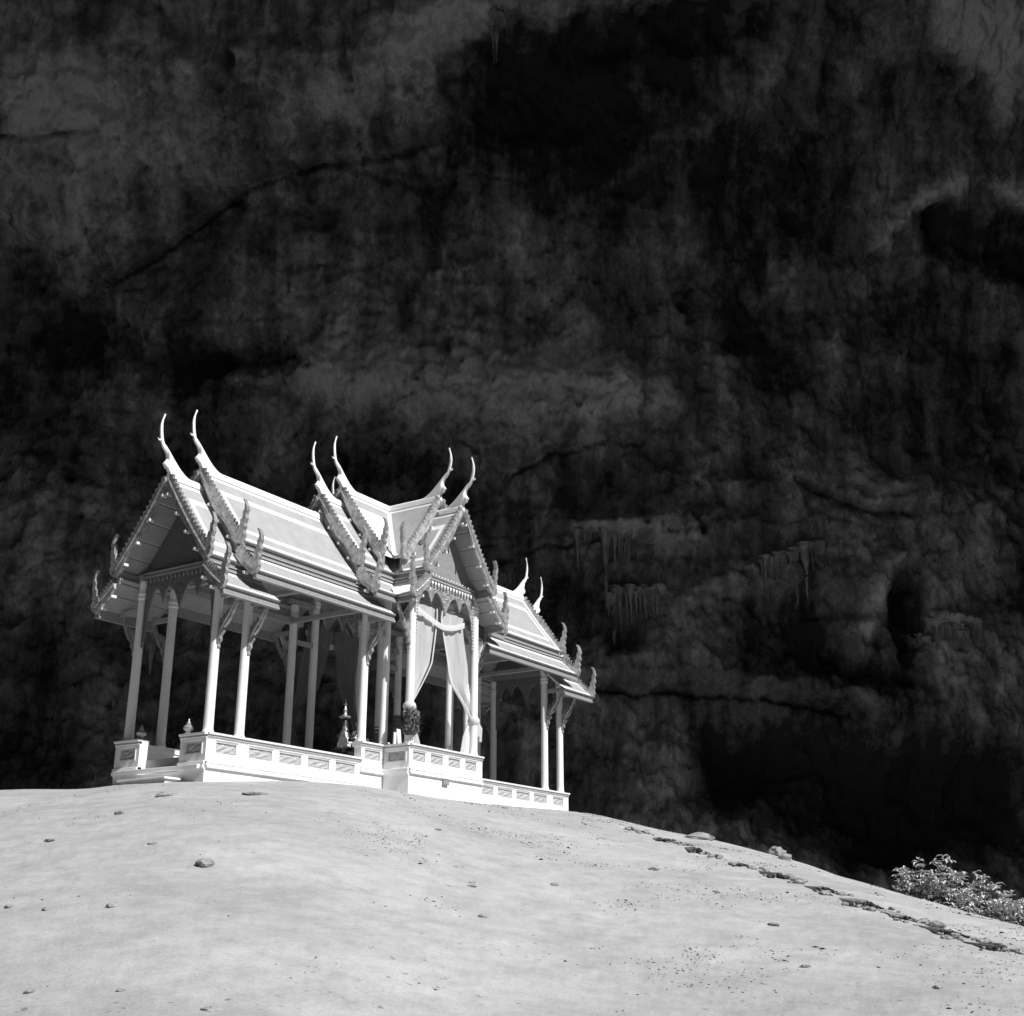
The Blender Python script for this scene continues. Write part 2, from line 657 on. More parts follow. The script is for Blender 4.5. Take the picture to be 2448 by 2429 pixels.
xy, _ = wpos(RF, bf, bh)
B3 = np.column_stack([xy, bh])
dv = B3 - CAM
zc_ = dv @ fwd
U0 = PW / 2 + FPX * (dv @ rgt) / zc_
V0 = PH / 2 - FPX * (dv @ upv) / zc_
K = 2448 / 1932.0
vis = (SF < ds[iL]) & (zc_ > 1)


def rs(px, py):
    """photo point (1932-wide frame) to surface coordinates on the smooth cave wall"""
    q = (U0 - px * K) ** 2 + (V0 - py * K) ** 2
    q[~vis] = 1e18
    k = int(np.argmin(q))
    return np.array([RF[k], SF[k]])


P3 = np.stack([RF, SF, 0 * RF], 1)
wr = RF + 1.5 * fbm(P3 * 0.22 + 3, 4) + 0.9 * fbm(P3 * 0.9 + 9, 5, .65)
ws = SF + 1.5 * fbm(P3 * 0.22 + 31, 4) + 0.9 * fbm(P3 * 0.9 + 19, 5, .65)
wp = np.stack([wr, ws, 0 * wr], 1)
disp = 2.6 * fbm(P3 * np.array([0.075, 0.085, 1]) + 1.7, 3) + 1.3 * fbm(P3 * np.array([0.22, 0.20, 1]) + 4, 4)
disp += 1.5 * fbm(wp * np.array([0.33, 0.30, 1]) + 11, 6, 0.55, True)
disp += 0.8 * fbm(wp * np.array([0.9, 0.6, 1]) + 71, 5, 0.6, True)
disp += 0.3 * fbm(P3 * np.array([2.2, 1.2, 1]) + 21, 4, 0.65)
disp += 0.55 * fbm(wp * np.array([0.10, 0.75, 1]) + 41, 5, 0.6, True)
fr = perlin(wp * np.array([0.30, 0.26, 1]) + 63)
disp -= 0.35 * np.exp(-(fr / 0.018) ** 2) * sstep(-.1, .25, fbm(P3 * 0.1 + 8, 3))
disp += 0.35 * fbm(P3 * np.array([3.4, 1.6, 1]) + 29, 3, 0.7, True)
pit = fbm(wp * np.array([0.55, 0.42, 1]) + 90, 3)
disp -= 1.1 * sstep(0.2, 0.42, pit)
pit2 = fbm(wp * np.array([1.5, 1.1, 1]) + 33, 3)
disp -= 0.4 * sstep(0.22, 0.4, pit2)
stain_shade = 0.50 + 0.85 * fbm(wp * np.array([0.12, 0.10, 1]) + 51, 4) + 0.75 * fbm(wp * np.array([0.38, 0.24, 1]) + 15, 5, 0.6) + 0.6 * fbm(P3 * np.array([1.3, 0.16, 1]) + 77, 4, 0.6)


def polymask(pts, soft, warp=1.0):
    """inside = 1, with an edge 'soft' metres wide, in warped surface coordinates"""
    P = np.array([rs(*p) for p in pts])
    x = RF + (wr - RF) * warp
    y = SF + (ws - SF) * warp
    n = len(P)
    inside = np.zeros(len(x), bool)
    dist = np.full(len(x), 1e9)
    for i in range(n):
        a, b = P[i], P[(i + 1) % n]
        c = ((a[1] > y) != (b[1] > y))
        with np.errstate(divide='ignore', invalid='ignore'):
            xi = (b[0] - a[0]) * (y - a[1]) / (b[1] - a[1] + 1e-12) + a[0]
        inside ^= c & (x < xi)
        ab = b - a
        t = np.clip(((x - a[0]) * ab[0] + (y - a[1]) * ab[1]) / (ab @ ab + 1e-9), 0, 1)
        dist = np.minimum(dist, np.hypot(x - a[0] - t * ab[0], y - a[1] - t * ab[1]))
    sdist = np.where(inside, dist, -dist)
    return sstep(-soft * 0.3, soft, sdist)


def linemask(pts, width, warp=0.35):
    P = np.array([rs(*p) for p in pts])
    x = RF + (wr - RF) * warp
    y = SF + (ws - SF) * warp
    dist = np.full(len(x), 1e9)
    side = np.zeros(len(x))
    for a, b in zip(P[:-1], P[1:]):
        ab = b - a
        t = np.clip(((x - a[0]) * ab[0] + (y - a[1]) * ab[1]) / (ab @ ab + 1e-9), 0, 1)
        dx, dy = x - a[0] - t * ab[0], y - a[1] - t * ab[1]
        q = np.hypot(dx, dy)
        cl = q < dist
        side = np.where(cl, np.sign(ab[0] * dy - ab[1] * dx), side)
        dist = np.where(cl, q, dist)
    return np.exp(-(dist / width) ** 2), side, dist


BRK = fbm(np.stack([RF * 0.35, SF * 0.3, 0 * RF + 2.2], 1), 5, 0.6)


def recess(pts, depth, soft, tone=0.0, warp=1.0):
    global disp, stain_shade
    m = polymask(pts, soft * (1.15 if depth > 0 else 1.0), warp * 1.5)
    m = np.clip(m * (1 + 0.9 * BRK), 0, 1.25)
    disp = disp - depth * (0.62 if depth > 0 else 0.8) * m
    stain_shade = stain_shade + (tone * 1.5 if tone > 0 else tone) * m  # negative tone paints shade into hollows; positive tone pales the rock


# great hollows and bulges
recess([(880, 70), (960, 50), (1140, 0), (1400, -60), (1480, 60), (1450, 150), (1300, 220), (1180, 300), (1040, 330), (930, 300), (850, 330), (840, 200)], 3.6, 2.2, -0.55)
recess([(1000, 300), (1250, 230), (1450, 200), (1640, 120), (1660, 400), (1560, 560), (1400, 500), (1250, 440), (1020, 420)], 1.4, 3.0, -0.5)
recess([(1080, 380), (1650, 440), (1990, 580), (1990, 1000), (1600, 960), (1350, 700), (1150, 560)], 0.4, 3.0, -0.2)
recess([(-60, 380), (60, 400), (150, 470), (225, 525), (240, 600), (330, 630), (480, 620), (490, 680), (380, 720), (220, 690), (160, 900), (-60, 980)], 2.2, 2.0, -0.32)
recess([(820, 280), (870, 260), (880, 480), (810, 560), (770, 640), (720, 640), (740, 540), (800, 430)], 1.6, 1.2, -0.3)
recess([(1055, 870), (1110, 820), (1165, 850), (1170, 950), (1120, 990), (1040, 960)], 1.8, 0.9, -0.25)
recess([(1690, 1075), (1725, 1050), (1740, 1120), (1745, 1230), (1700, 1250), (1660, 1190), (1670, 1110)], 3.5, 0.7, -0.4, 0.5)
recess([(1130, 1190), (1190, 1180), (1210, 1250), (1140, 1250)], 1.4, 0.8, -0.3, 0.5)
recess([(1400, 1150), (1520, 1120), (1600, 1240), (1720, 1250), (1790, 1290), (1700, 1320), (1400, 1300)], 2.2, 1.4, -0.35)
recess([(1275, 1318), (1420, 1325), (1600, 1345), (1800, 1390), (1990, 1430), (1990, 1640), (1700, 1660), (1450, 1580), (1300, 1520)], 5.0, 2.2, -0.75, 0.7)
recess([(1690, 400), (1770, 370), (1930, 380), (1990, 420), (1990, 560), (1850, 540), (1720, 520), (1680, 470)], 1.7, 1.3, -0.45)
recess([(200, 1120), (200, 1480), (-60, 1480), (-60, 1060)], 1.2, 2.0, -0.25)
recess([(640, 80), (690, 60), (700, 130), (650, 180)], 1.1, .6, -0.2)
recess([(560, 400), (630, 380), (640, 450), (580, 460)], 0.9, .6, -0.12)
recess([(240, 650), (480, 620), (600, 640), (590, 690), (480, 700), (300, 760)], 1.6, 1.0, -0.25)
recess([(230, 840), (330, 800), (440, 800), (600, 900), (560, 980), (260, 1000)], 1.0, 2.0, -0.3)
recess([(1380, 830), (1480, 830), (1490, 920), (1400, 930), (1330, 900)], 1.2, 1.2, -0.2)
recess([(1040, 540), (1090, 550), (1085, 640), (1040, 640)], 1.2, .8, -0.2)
# swelling masses
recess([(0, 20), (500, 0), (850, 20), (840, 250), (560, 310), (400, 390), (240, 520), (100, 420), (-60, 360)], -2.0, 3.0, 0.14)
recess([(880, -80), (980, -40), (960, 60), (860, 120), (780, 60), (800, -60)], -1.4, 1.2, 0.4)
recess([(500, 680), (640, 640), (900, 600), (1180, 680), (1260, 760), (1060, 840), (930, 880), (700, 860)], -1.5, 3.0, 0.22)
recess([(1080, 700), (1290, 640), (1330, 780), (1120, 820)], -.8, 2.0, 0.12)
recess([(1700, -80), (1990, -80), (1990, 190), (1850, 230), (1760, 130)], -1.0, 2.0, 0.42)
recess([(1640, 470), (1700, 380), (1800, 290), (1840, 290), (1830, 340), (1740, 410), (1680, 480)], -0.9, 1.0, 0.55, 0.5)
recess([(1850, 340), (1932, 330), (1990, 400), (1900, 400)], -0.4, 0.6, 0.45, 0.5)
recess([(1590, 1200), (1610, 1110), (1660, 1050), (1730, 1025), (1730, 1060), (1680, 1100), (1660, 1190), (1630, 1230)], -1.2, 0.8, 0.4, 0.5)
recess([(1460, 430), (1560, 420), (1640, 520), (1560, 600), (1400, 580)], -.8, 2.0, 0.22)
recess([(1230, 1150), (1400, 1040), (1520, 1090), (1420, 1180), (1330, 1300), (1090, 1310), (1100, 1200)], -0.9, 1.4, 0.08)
recess([(1100, 1000), (1330, 960), (1450, 1010), (1300, 1070), (1120, 1060)], -0.8, 1.0, 0.1)
recess([(1620, 900), (1900, 850), (1900, 1000), (1700, 1040)], -0.8, 2.0, 0.12)
recess([(830, 470), (860, 430), (850, 500), (830, 570)], -0.6, 0.5, 0.4, 0.3)
recess([(935, 1345), (965, 1325), (1000, 1335), (1025, 1365), (1020, 1405), (960, 1415)], -0.5, 0.6, 0.25, 1.0)
for q in ((950, 1350), (972, 1362), (990, 1352), (960, 1385), (985, 1392), (1005, 1375)):
    recess([(q[0] - 9, q[1] - 5), (q[0] + 10, q[1] - 7), (q[0] + 12, q[1] + 5), (q[0] - 7, q[1] + 6)], 0.8, 0.4, -0.5, 0.6)
# small ledges from which the stalactite fringes hang
for q in (((1075, 1000), (1205, 1002), (1210, 1020), (1075, 1022)), ((1145, 1118), (1255, 1122), (1255, 1138), (1145, 1136)), ((1430, 1060), (1545, 1028), (1545, 1044), (1435, 1078)), ((1740, 1165), (1835, 1188), (1835, 1206), (1740, 1190)), ((915, 25), (980, 15), (980, 38), (920, 46))):
    recess(list(q), -1.1, 0.5, 0.2, 0.25)
for q, t_ in (([(60, 140), (110, 110), (150, 190), (60, 300), (20, 250)], .3), ([(440, 60), (520, 30), (500, 160), (460, 190)], .2), ([(640, 310), (730, 285), (830, 275), (820, 330), (700, 350)], .25), ([(1560, 90), (1620, 100), (1660, 240), (1590, 300)], .25),
              ([(1880, 560), (1950, 560), (1950, 800), (1890, 800)], .15), ([(1560, 590), (1680, 470), (1660, 560), (1580, 640)], .25), ([(1640, 860), (1740, 880), (1700, 980), (1600, 960)], .15), ([(560, 690), (640, 680), (660, 790), (560, 780)], .2), ([(1080, 760), (1180, 720), (1200, 790), (1060, 830)], .22)):
    recess(q, -0.25, 1.2, t_, 1.0)
# the long slanting crack and its overhanging upper lip
for pts, w, dep, lip in (([(232, 532), (300, 492), (355, 450), (412, 398), (470, 356), (560, 322), (640, 306), (720, 298), (822, 268)], 0.16, 0.75, 0.5),
                         ([(0, 250), (90, 250), (150, 246), (210, 234)], 0.14, 0.5, 0.2),
                         ([(1500, 915), (1580, 950), (1700, 985)], 0.22, 0.7, 0.3),
                         ([(1090, 1308), (1280, 1312), (1430, 1322), (1600, 1345)], 0.25, 0.8, 0.5),
                         ([(960, 900), (1050, 850), (1140, 830)], 0.25, 0.7, 0.4)):
    g_, side, dist = linemask(pts, w)
    disp = disp - dep * g_ + lip * np.exp(-(dist / 1.8) ** 2) * (side > 0)
# flutes on the pillar wall beside the pavilion
m = polymask([(1085, 1312), (1285, 1318), (1300, 1520), (1080, 1520)], 0.8, 0.3)
disp += m * 0.35 * np.sin(RF * 4.2 + 2.5 * fbm(P3 * np.array([0.5, 0.15, 1]), 3))
env = 1 - sstep(ds[iL] - 6, ds[iL], SF) * 0.6
disp *= env
far = 1 - 0.5 * sstep(40, 60, np.abs(RF))
disp *= far
f2 = bf + nf * disp
h2 = bh + nh * disp
# lip must stay clear of the sun's path to the mound
f2 = np.where(SF > ds[iL] - 10, np.maximum(f2, 19.3), f2)
xy, _ = wpos(RF, f2, h2)
me = grid_mesh('cave_wall', np.column_stack([xy, h2]), len(sv), len(rv), False, CAVE)
a = me.attributes.new('stain_shade', 'FLOAT', 'POINT')
a.data.foreach_set('value', np.clip(stain_shade, -0.3, 1.3).astype(np.float32))
cave = link('cave_wall', me)
cave['kind'] = 'structure'
cave['label'] = 'dark limestone cave wall arching over the pavilion'
WALL3 = np.column_stack([xy, h2])
WN = np.column_stack([nf[:, None] * FH[None, :2], nh])


def wall_at(px, py):
    d = WALL3 - CAM
    z = d @ fwd
    u = PW / 2 + FPX * (d @ rgt) / z
    v = PH / 2 - FPX * (d @ upv) / z
    q = (u - px * K) ** 2 + (v - py * K) ** 2
    q[~vis] = 1e18
    # nearest to the viewer among close candidates
    c = np.where(q < q.min() + 60)[0]
    k = c[np.argmin(z[c])]
    return WALL3[k], z[k]


# the far side of the cave: a rock dome with the collapsed opening the sun comes through
rr_ = np.linspace(-78, 108, 150)
ff_ = np.linspace(-66, 33, 90)
FF, RR = np.meshgrid(ff_, rr_, indexing='ij')
F1, R1 = FF.ravel(), RR.ravel()
pp = np.stack([R1, F1, 0 * R1], 1)
qq = np.abs((R1 - 15) / 92) ** 4 + np.abs((F1 + 10) / 56) ** 4
zr_ = 45 - 56 * sstep(0.45, 1.0, qq) + 3 * fbm(pp * 0.08, 4) + 1.0 * fbm(pp * 0.3, 3)
xy, _ = wpos(R1, F1, zr_)
nr, nc = FF.shape
el = ((R1 - 29) / 31) ** 2 + ((F1 + 5) / 27) ** 2 + 0.35 * fbm(pp * 0.12 + 7, 4)
ii, jj = np.meshgrid(np.arange(nr - 1), np.arange(nc - 1), indexing='ij')
quad = np.stack([ii * nc + jj, ii * nc + jj + 1, (ii + 1) * nc + jj + 1, (ii + 1) * nc + jj], -1).reshape(-1, 4)
quad = quad[(el[quad] > 1).all(1)]
me = bpy.data.meshes.new('cave_roof')
me.from_pydata(np.column_stack([xy, zr_]).tolist(), [], quad.tolist())
me.materials.append(CAVE)
a = me.attributes.new('stain_shade', 'FLOAT', 'POINT')
a.data.foreach_set('value', np.full(len(xy), 0.5, np.float32))
croof = link('cave_roof', me)
so = croof.modifiers.new('thick', 'SOLIDIFY')
so.thickness = 2.0
so.offset = 1.0
croof['kind'] = 'structure'
croof['label'] = 'rock roof of the cave around its open skylight'


# stalactites
def stalactites(label, pts, lens, seed, wid=0.16):
    rr = random.Random(seed)
    P = [wall_at(*p) for p in pts]
    base = P[0][0] - FH * 0.1
    root = thing('stalactite_cluster', label, 'stalactite', tuple(base), 'stalactites hanging from the cave wall')
    lens = list(lens)
    lens = [(L, None) for L in lens] + [(rr.uniform(8, 45) * rr.random() ** .7 + 8, 1) for _ in range(len(lens) * 2)]
    n = len(lens)
    for k, (L, sm) in enumerate(lens):
        t = min(.999, max(0, rr.random())) * (len(P) - 1)
        i = min(int(t), len(P) - 2)
        q = P[i][0] * (1 - (t - i)) + P[i + 1][0] * (t - i)
        sc = P[i][1] / FPX * K
        m_ = L * sc
        p = q + FH * rr.uniform(-0.15, 0.35) + np.array([0, 0, 0.5 + rr.uniform(-.25, .1)])
        w = wid * rr.uniform(0.45, 1.0) * (0.45 + m_ / 5)
        b = MB()
        N = 13
        ps, ra = [], []
        lean = rr.uniform(-.06, .06)
        for s in range(N):
            q_ = s / (N - 1)
            wob = (RH * (lean * q_ + rr.uniform(-.025, .025))) + FH * rr.uniform(-.02, .02)
            ps.append((p[0] + wob[0], p[1] + wob[1], p[2] - q_ * (m_ + .5)))
            ra.append(max(0.01, w * (1.9 * math.exp(-q_ * 7) + (1 - q_) ** 0.75 * rr.uniform(0.65, 1.25))))
        b.tube(ps, ra, 7)
        b.build('stalactite', STALM, root, True)


def rl(n, a, b, seed):
    r = random.Random(seed)
    return [r.uniform(a, b) for _ in range(n)]


stalactites('row of thin stalactites high above the right wing of the pavilion', [(1080, 1015), (1120, 1008), (1160, 1012), (1205, 1018)], rl(16, 20, 70, 1) + [140], 1)
stalactites('stalactite curtain just right of the pavilion roof, with one long lowest tip', [(1152, 1132), (1185, 1128), (1225, 1130), (1250, 1135)], [40, 60, 30, 70, 25, 130, 80, 40, 55, 30, 90, 40, 60, 25], 2)
stalactites('slanting fringe of stalactites under a ledge, beside the deep dark alcove', [(1438, 1070), (1480, 1058), (1540, 1040)], [30, 50, 25, 65, 100, 40, 30, 45, 70, 35, 55, 85, 40, 30], 3)
stalactites('stalactite fringe on the pillar to the right of the deep alcove', [(1745, 1180), (1775, 1190), (1830, 1200)], [50, 80, 95, 60, 90, 40, 70, 45, 80, 30], 4)
stalactites('pair of pale stalactites hanging at the edge of the highest dark hollow', [(925, 40), (950, 45), (972, 30)], [60, 40, 70, 85, 40], 5)
stalactites('short stalactites below the right ledge, under the fluted rock', [(1715, 1220), (1760, 1230)], rl(6, 20, 50, 6), 6)
stalactites('stalactites seen low between the gable end columns of the pavilion', [(260, 1210), (290, 1215)], [60, 95, 40, 70], 7, .22)

# ------------------------------------------------------------------ the pavilion
DZ, ZC = 0.396, 0.62
PO = (0, 0, -0.35)
pav = thing('pavilion', 'white four-gabled pavilion with tiered roofs and horned finials on the mound', 'pavilion', PO)

ARM = {  # local (along arm l, lateral w, z) to world, always a rotation
    'left': lambda l, w, z: (-l, -w, z),
    'right': lambda l, w, z: (l, w, z),
    'front': lambda l, w, z: (w, -l, z),
    'back': lambda l, w, z: (-w, l, z),
}
A_, B_, P_, W_, C_, X0, X1 = 1.21, 1.21, 2.0, 1.368, 2.19, 7.065, 6.183

# plinth blocks
for (x0, x1, y0, y1, zt) in ((-7.24, -2.37, -1.385, 1.385, 0.0), (2.37, 7.24, -1.385, 1.385, 0.0), (-2.37, 2.37, -1.385, 1.385, DZ),
                             (-1.543, 1.543, -2.17, -1.385, DZ), (-1.543, 1.543, 1.385, 2.17, DZ)):
    b = MB()
    b.box(x0, x1, y0, y1, -2.2, zt - 0.12)
    b.build('plinth', WHITE, pav, bevel=0.012)
    fl = MB()
    fl.box(x0 + 0.2, x1 - 0.2, y0 + (0.2 if y0 < -1.5 or abs(y0) < 1.4 else -0.2), y1 - 0.2 if y1 > 0 else y1 + 0.2, zt - 0.12, zt + 0.2)
    fl.build('floor', FLOORM, pav)


def parapet(tr, s0, s1, zb, panels, end0=True, end1=True, field_h=(0.205, 0.465), trim=(0, 0), zo=0.0):
    """tr(s, d, z): s along the wall, d outward from the outer face"""
    w = MB(tr)
    w.box(s0 + trim[0], s1 - trim[1], -0.22, -0.055, zb - 0.1, zb + 0.5)
    zl, zh = zb + field_h[0], zb + field_h[1]
    w.box(s0, s1, -0.055, 0, zb - 0.1, zl)
    w.box(s0, s1, -0.055, 0, zh, zb + 0.5)
    e = [s0] + [q for p in panels for q in p] + [s1]
    for k in range(0, len(e), 2):
        w.box(e[k], e[k + 1], -0.055, 0, zl, zh)
    w.build('parapet_wall', WHITE, pav)
    c = MB(tr)
    pr = [(-0.25, 0.5), (0.01, 0.5), (0.012, 0.525), (0.03, 0.535), (0.033, 0.575), (0.065, 0.582), (0.07, 0.62), (-0.25, 0.62)]
    c.prism([(p, zb + q + zo) for p, q in pr], s0 - (0.05 if end0 else 0), s1 + (0.05 if end1 else 0), lambda t, p, q: (t, p, q))
    co_ = c.build('cap', WHITE, pav)
    cb = MB(tr)
    cb.box(s0 - (0.045 if end0 else 0), s1 + (0.045 if end1 else 0), -0.05, 0.037, zb + 0.533 + zo, zb + 0.577 + zo)
    cb.build('cap_band', MOULDL, co_)
    g = MB(tr)
    pr = [(-0.1, -0.13), (0.012, -0.13), (0.02, -0.1), (0.06, -0.09), (0.06, -0.045), (0.025, -0.035), (0.025, 0.0), (0.045, 0.008), (0.045, 0.035), (0.012, 0.045), (-0.1, 0.045)]
    g.prism([(p, zb + q + zo) for p, q in pr], s0 - (0.04 if end0 else 0), s1 + (0.04 if end1 else 0), lambda t, p, q: (t, p, q))
    g.build('ledge_moulding', WHITE, pav)
    rr = random.Random(int(s0 * 100))
    for a, b_ in panels:
        f = MB(tr)
        nx, nz = 18, 9
        vs, fs = [], []
        for j in range(nz + 1):
            for i in range(nx + 1):
                x, z = i / nx, j / nz
                s = a + (b_ - a) * x
                edge = min(x, 1 - x) < 0.06 or min(z, 1 - z) < 0.1
                h = 0 if edge else 0.022 * max(0, math.sin(9 * x + 5 * z + 2 * math.sin(7 * z)) * math.cos(5 * x - 8 * z)) + rr.uniform(0, 0.009)
                vs.append((s, -0.045 + h, zl + (zh - zl) * z))
        for j in range(nz):
            for i in range(nx):
                k = j * (nx + 1) + i
                fs.append((k, k + 1, k + nx + 2, k + nx + 1))
        f.add(vs, fs)
        po = f.build('relief_panel', PANEL, pav)
        fr = MB(tr)
        t = 0.022
        for q in ((a, b_, zl, zl + t), (a, b_, zh - t, zh), (a, a + t, zl + t, zh - t), (b_ - t, b_, zl + t, zh - t)):
            fr.box(q[0], q[1], -0.054, -0.012, q[2], q[3])
        # raised outer border line standing proud of the wall
        o = 0.04
        for q in ((a - o, b_ + o, zh + 0.018, zh + 0.03), (a - o, a - o + 0.012, zl - 0.02, zh + 0.018), (b_ + o - 0.012, b_ + o, zl - 0.02, zh + 0.018)):
            fr.box(q[0], q[1], -0.004, 0.014, q[2], q[3])
        fr.build('frame', WHITE, po)


armp = [(2.55, 3.27), (3.44, 4.20), (4.38, 5.12), (5.30, 6.04), (6.36, 6.98)]
neg = lambda L: sorted([(-b, -a) for a, b in L])
for sy in (-1, 1):
    tr = (lambda s, d, z: (s, -1.385 - d, z)) if sy < 0 else (lambda s, d, z: (-s, 1.385 + d, z))
    parapet(tr, -7.184, -2.372, 0, neg(armp), True, False)
    parapet(tr, 2.372, 7.184, 0, armp, False, True)
    parapet(tr, -2.37, -1.545, DZ, [(-2.25, -1.63)], True, False)
    parapet(tr, 1.545, 2.37, DZ, [(1.63, 2.25)], False, True)
    tr2 = (lambda s, d, z: (s, -2.17 - d, z)) if sy < 0 else (lambda s, d, z: (-s, 2.17 + d, z))
    parapet(tr2, -1.487, 1.487, DZ, [(-1.40, -0.87), (-0.69, -0.15), (0.04, 0.58), (0.77, 1.30)], True, True)
for sx in (-1, 1):   # porch flanks and the end pedestals either side of the entries
    for sy in (-1, 1):
        y0, y1 = sorted((sy * 1.388, sy * 2.168))
        if sx < 0:
            parapet(lambda s, d, z: (-1.543 - d, -s, z), -y1, -y0, DZ, [(-y1 + .12, -y0 - .12)], False, False, trim=(.06, .06), zo=-.003)
        else:
            parapet(lambda s, d, z: (1.543 + d, s, z), y0, y1, DZ, [(y0 + .12, y1 - .12)], False, False, trim=(.06, .06), zo=-.003)
        y0, y1 = sorted((sy * 0.62, sy * 1.383))
        if sx < 0:
            parapet(lambda s, d, z: (-7.24 - d, -s, z), -y1, -y0, 0, [(-y1 + .14, -y0 - .14)], False, False, trim=(.06 if sy > 0 else 0, .06 if sy < 0 else 0), zo=-.003)
        else:
            parapet(lambda s, d, z: (7.24 + d, s, z), y0, y1, 0, [(y0 + .14, y1 - .14)], False, False, trim=(.06 if sy < 0 else 0, .06 if sy > 0 else 0), zo=-.003)
        f = MB()
        f.lathe([(0.075, 0), (0.075, 0.03), (0.04, 0.05), (0.05, 0.07), (0.098, 0.11), (0.105, 0.15), (0.075, 0.19), (0.04, 0.215), (0.05, 0.23), (0.03, 0.26), (0.012, 0.31), (0.002, 0.34)], (sx * 7.15, sy * 0.72, ZC), 16)
        f.build('lotus_finial', GILT, pav, True)
    b = MB()
    b.box(min(sx * 7.245, sx * 7.36), max(sx * 7.245, sx * 7.36), -1.30, 1.30, -0.12, -0.03)
    b.build('threshold', WHITE, pav, bevel=0.01)
    st = MB()
    st.box(min(sx * 7.37, sx * 7.70), max(sx * 7.37, sx * 7.70), -0.78, 0.56, -0.80, -0.332)
    st.build('step', WHITE, pav, bevel=0.015)
    st = MB()
    st.box(min(sx * 7.3, sx * 7.76), max(sx * 7.3, sx * 7.76), -0.83, 0.61, -0.331, -0.285)
    st.build('step', WHITE, pav, bevel=0.01)
v = MB()
v.box(-0.22, 0.02, -2.235, -2.2, 0.155, 0.27)
v.build('vent_block', MOULD, pav, bevel=0.006)

# columns


def column_mesh(z0, z1, r=0.105):
    b = MB()
    h = z1 - z0
    b.lathe([(r * 1.18, 0), (r * 1.18, 0.05), (r * 1.06, 0.07), (r * 1.02, 0.09), (r, 0.14), (r * 0.93, h - 0.42), (r * 1.1, h - 0.40), (r * 1.1, h - 0.37),
             (r * 0.96, h - 0.36), (r * 0.96, h - 0.33), (r * 1.12, h - 0.31), (r * 1.12, h - 0.27), (r * 0.98, h - 0.25), (r * 0.98, h - 0.15), (r * 1.08, h - 0.08), (r * 1.08, h)], (0, 0, 0), 24)
    return b.mesh('column', COLW, True)


CM = {'arm': (column_mesh(ZC, 4.2), ZC), 'mid': (column_mesh(ZC + DZ, 4.72), ZC + DZ), 'porch': (column_mesh(ZC + DZ, 5.24), ZC + DZ), 'arm2': (column_mesh(0.2, 4.35), 0.2)}
for sx in (-1, 1):
    for sy in (-1, 1):
        for (x, y, k) in ((X0, A_, 'arm'), (X1, A_, 'arm'), (C_, B_, 'mid'), (W_, B_, 'porch'), (W_, P_, 'porch')):
            link('column', CM[k][0], pav, (sx * x, sy * y, CM[k][1]))

# eave brackets carved as flames
BR = [(1.29, 2.36), (1.345, 2.42), (1.32, 2.5), (1.39, 2.56), (1.37, 2.65), (1.46, 2.74), (1.45, 2.83), (1.56, 2.92), (1.64, 3.04), (1.71, 3.17), (1.77, 3.3), (1.82, 3.44),
      (1.74, 3.44), (1.69, 3.3), (1.62, 3.17), (1.54, 3.06), (1.53, 3.2), (1.47, 3.02), (1.44, 2.98), (1.42, 3.14), (1.37, 2.95), (1.345, 3.05), (1.31, 2.86), (1.295, 2.6)]


def bracket(tr, l, dz, t=0.035):
    b = MB(tr)
    b.prism([(p, q + dz) for p, q in BR], l - t, l + t, lambda a, p, q: (a, p, q))
    # a raised rib on each face
    rib = [(1.31, 2.5), (1.36, 2.72), (1.46, 2.92), (1.6, 3.1), (1.72, 3.3), (1.77, 3.42)]
    for sg in (-1, 1):
        b.tube([(l + sg * t, p, q + dz) for p, q in rib], [0.02, 0.03, 0.03, 0.028, 0.022, 0.018], 5)
    b.build('eave_bracket', GILT, pav)


mir = lambda tr: (lambda l, w, z: tr(l, -w, z))
for nm in ('left', 'right'):
    t = ARM[nm]
    for tt in (t, mir(t)):
        bracket(tt, X0, 0)
        bracket(tt, X1, 0.0)
        bracket(tt, C_, 0.47)
for nm in ('front', 'back'):
    t = ARM[nm]
    for tt in (t, mir(t)):
        off = W_ - A_
        bracket(lambda l, w, z, tt=tt: tt(l, w + off, z), P_, 0.96)

# struts and beams
for nm in ('left', 'right'):
    t = ARM[nm]
    for sg in (-1, 1):
        for l, z in ((X0, 3.48), (X1, 3.48), (C_, 3.95)):
            b = MB(t)
            a0, a1 = sorted((sg * 1.31, sg * 1.93))
            b.box(l - 0.04, l + 0.04, a0, a1, z, z + 0.11)
            b.build('strut', SOFF, pav)
        b = MB(t)
        b.box(C_ - 0.3, 7.2, sg * A_ - 0.07, sg * A_ + 0.07, 4.2, 4.34)
        b.build('wall_beam', SOFF, pav)
        b = MB(t)
        b.box(1.5, C_ + 0.25, sg * A_ - 0.07, sg * A_ + 0.07, 4.74, 4.86)
        b.build('wall_beam', SOFF, pav)
        b = MB(t)
        b.box(W_, C_, sg * A_ - 0.04, sg * A_ + 0.04, 3.72, 3.84)
        b.build('strut', SOFF, pav)
    for l in (X1, 4.5, C_ + 0.1):
        b = MB(t)
        b.box(l - 0.06, l + 0.06, -1.13, 1.13, 4.215, 4.33)
        b.build('cross_beam', SOFF, pav)

# ---- roofs
E1, E2 = 1.45, 2.0


def sl(w, R, zE):
    t = w / E1
    return R - (R - zE) * t - 0.07 * 4 * t * (1 - t)


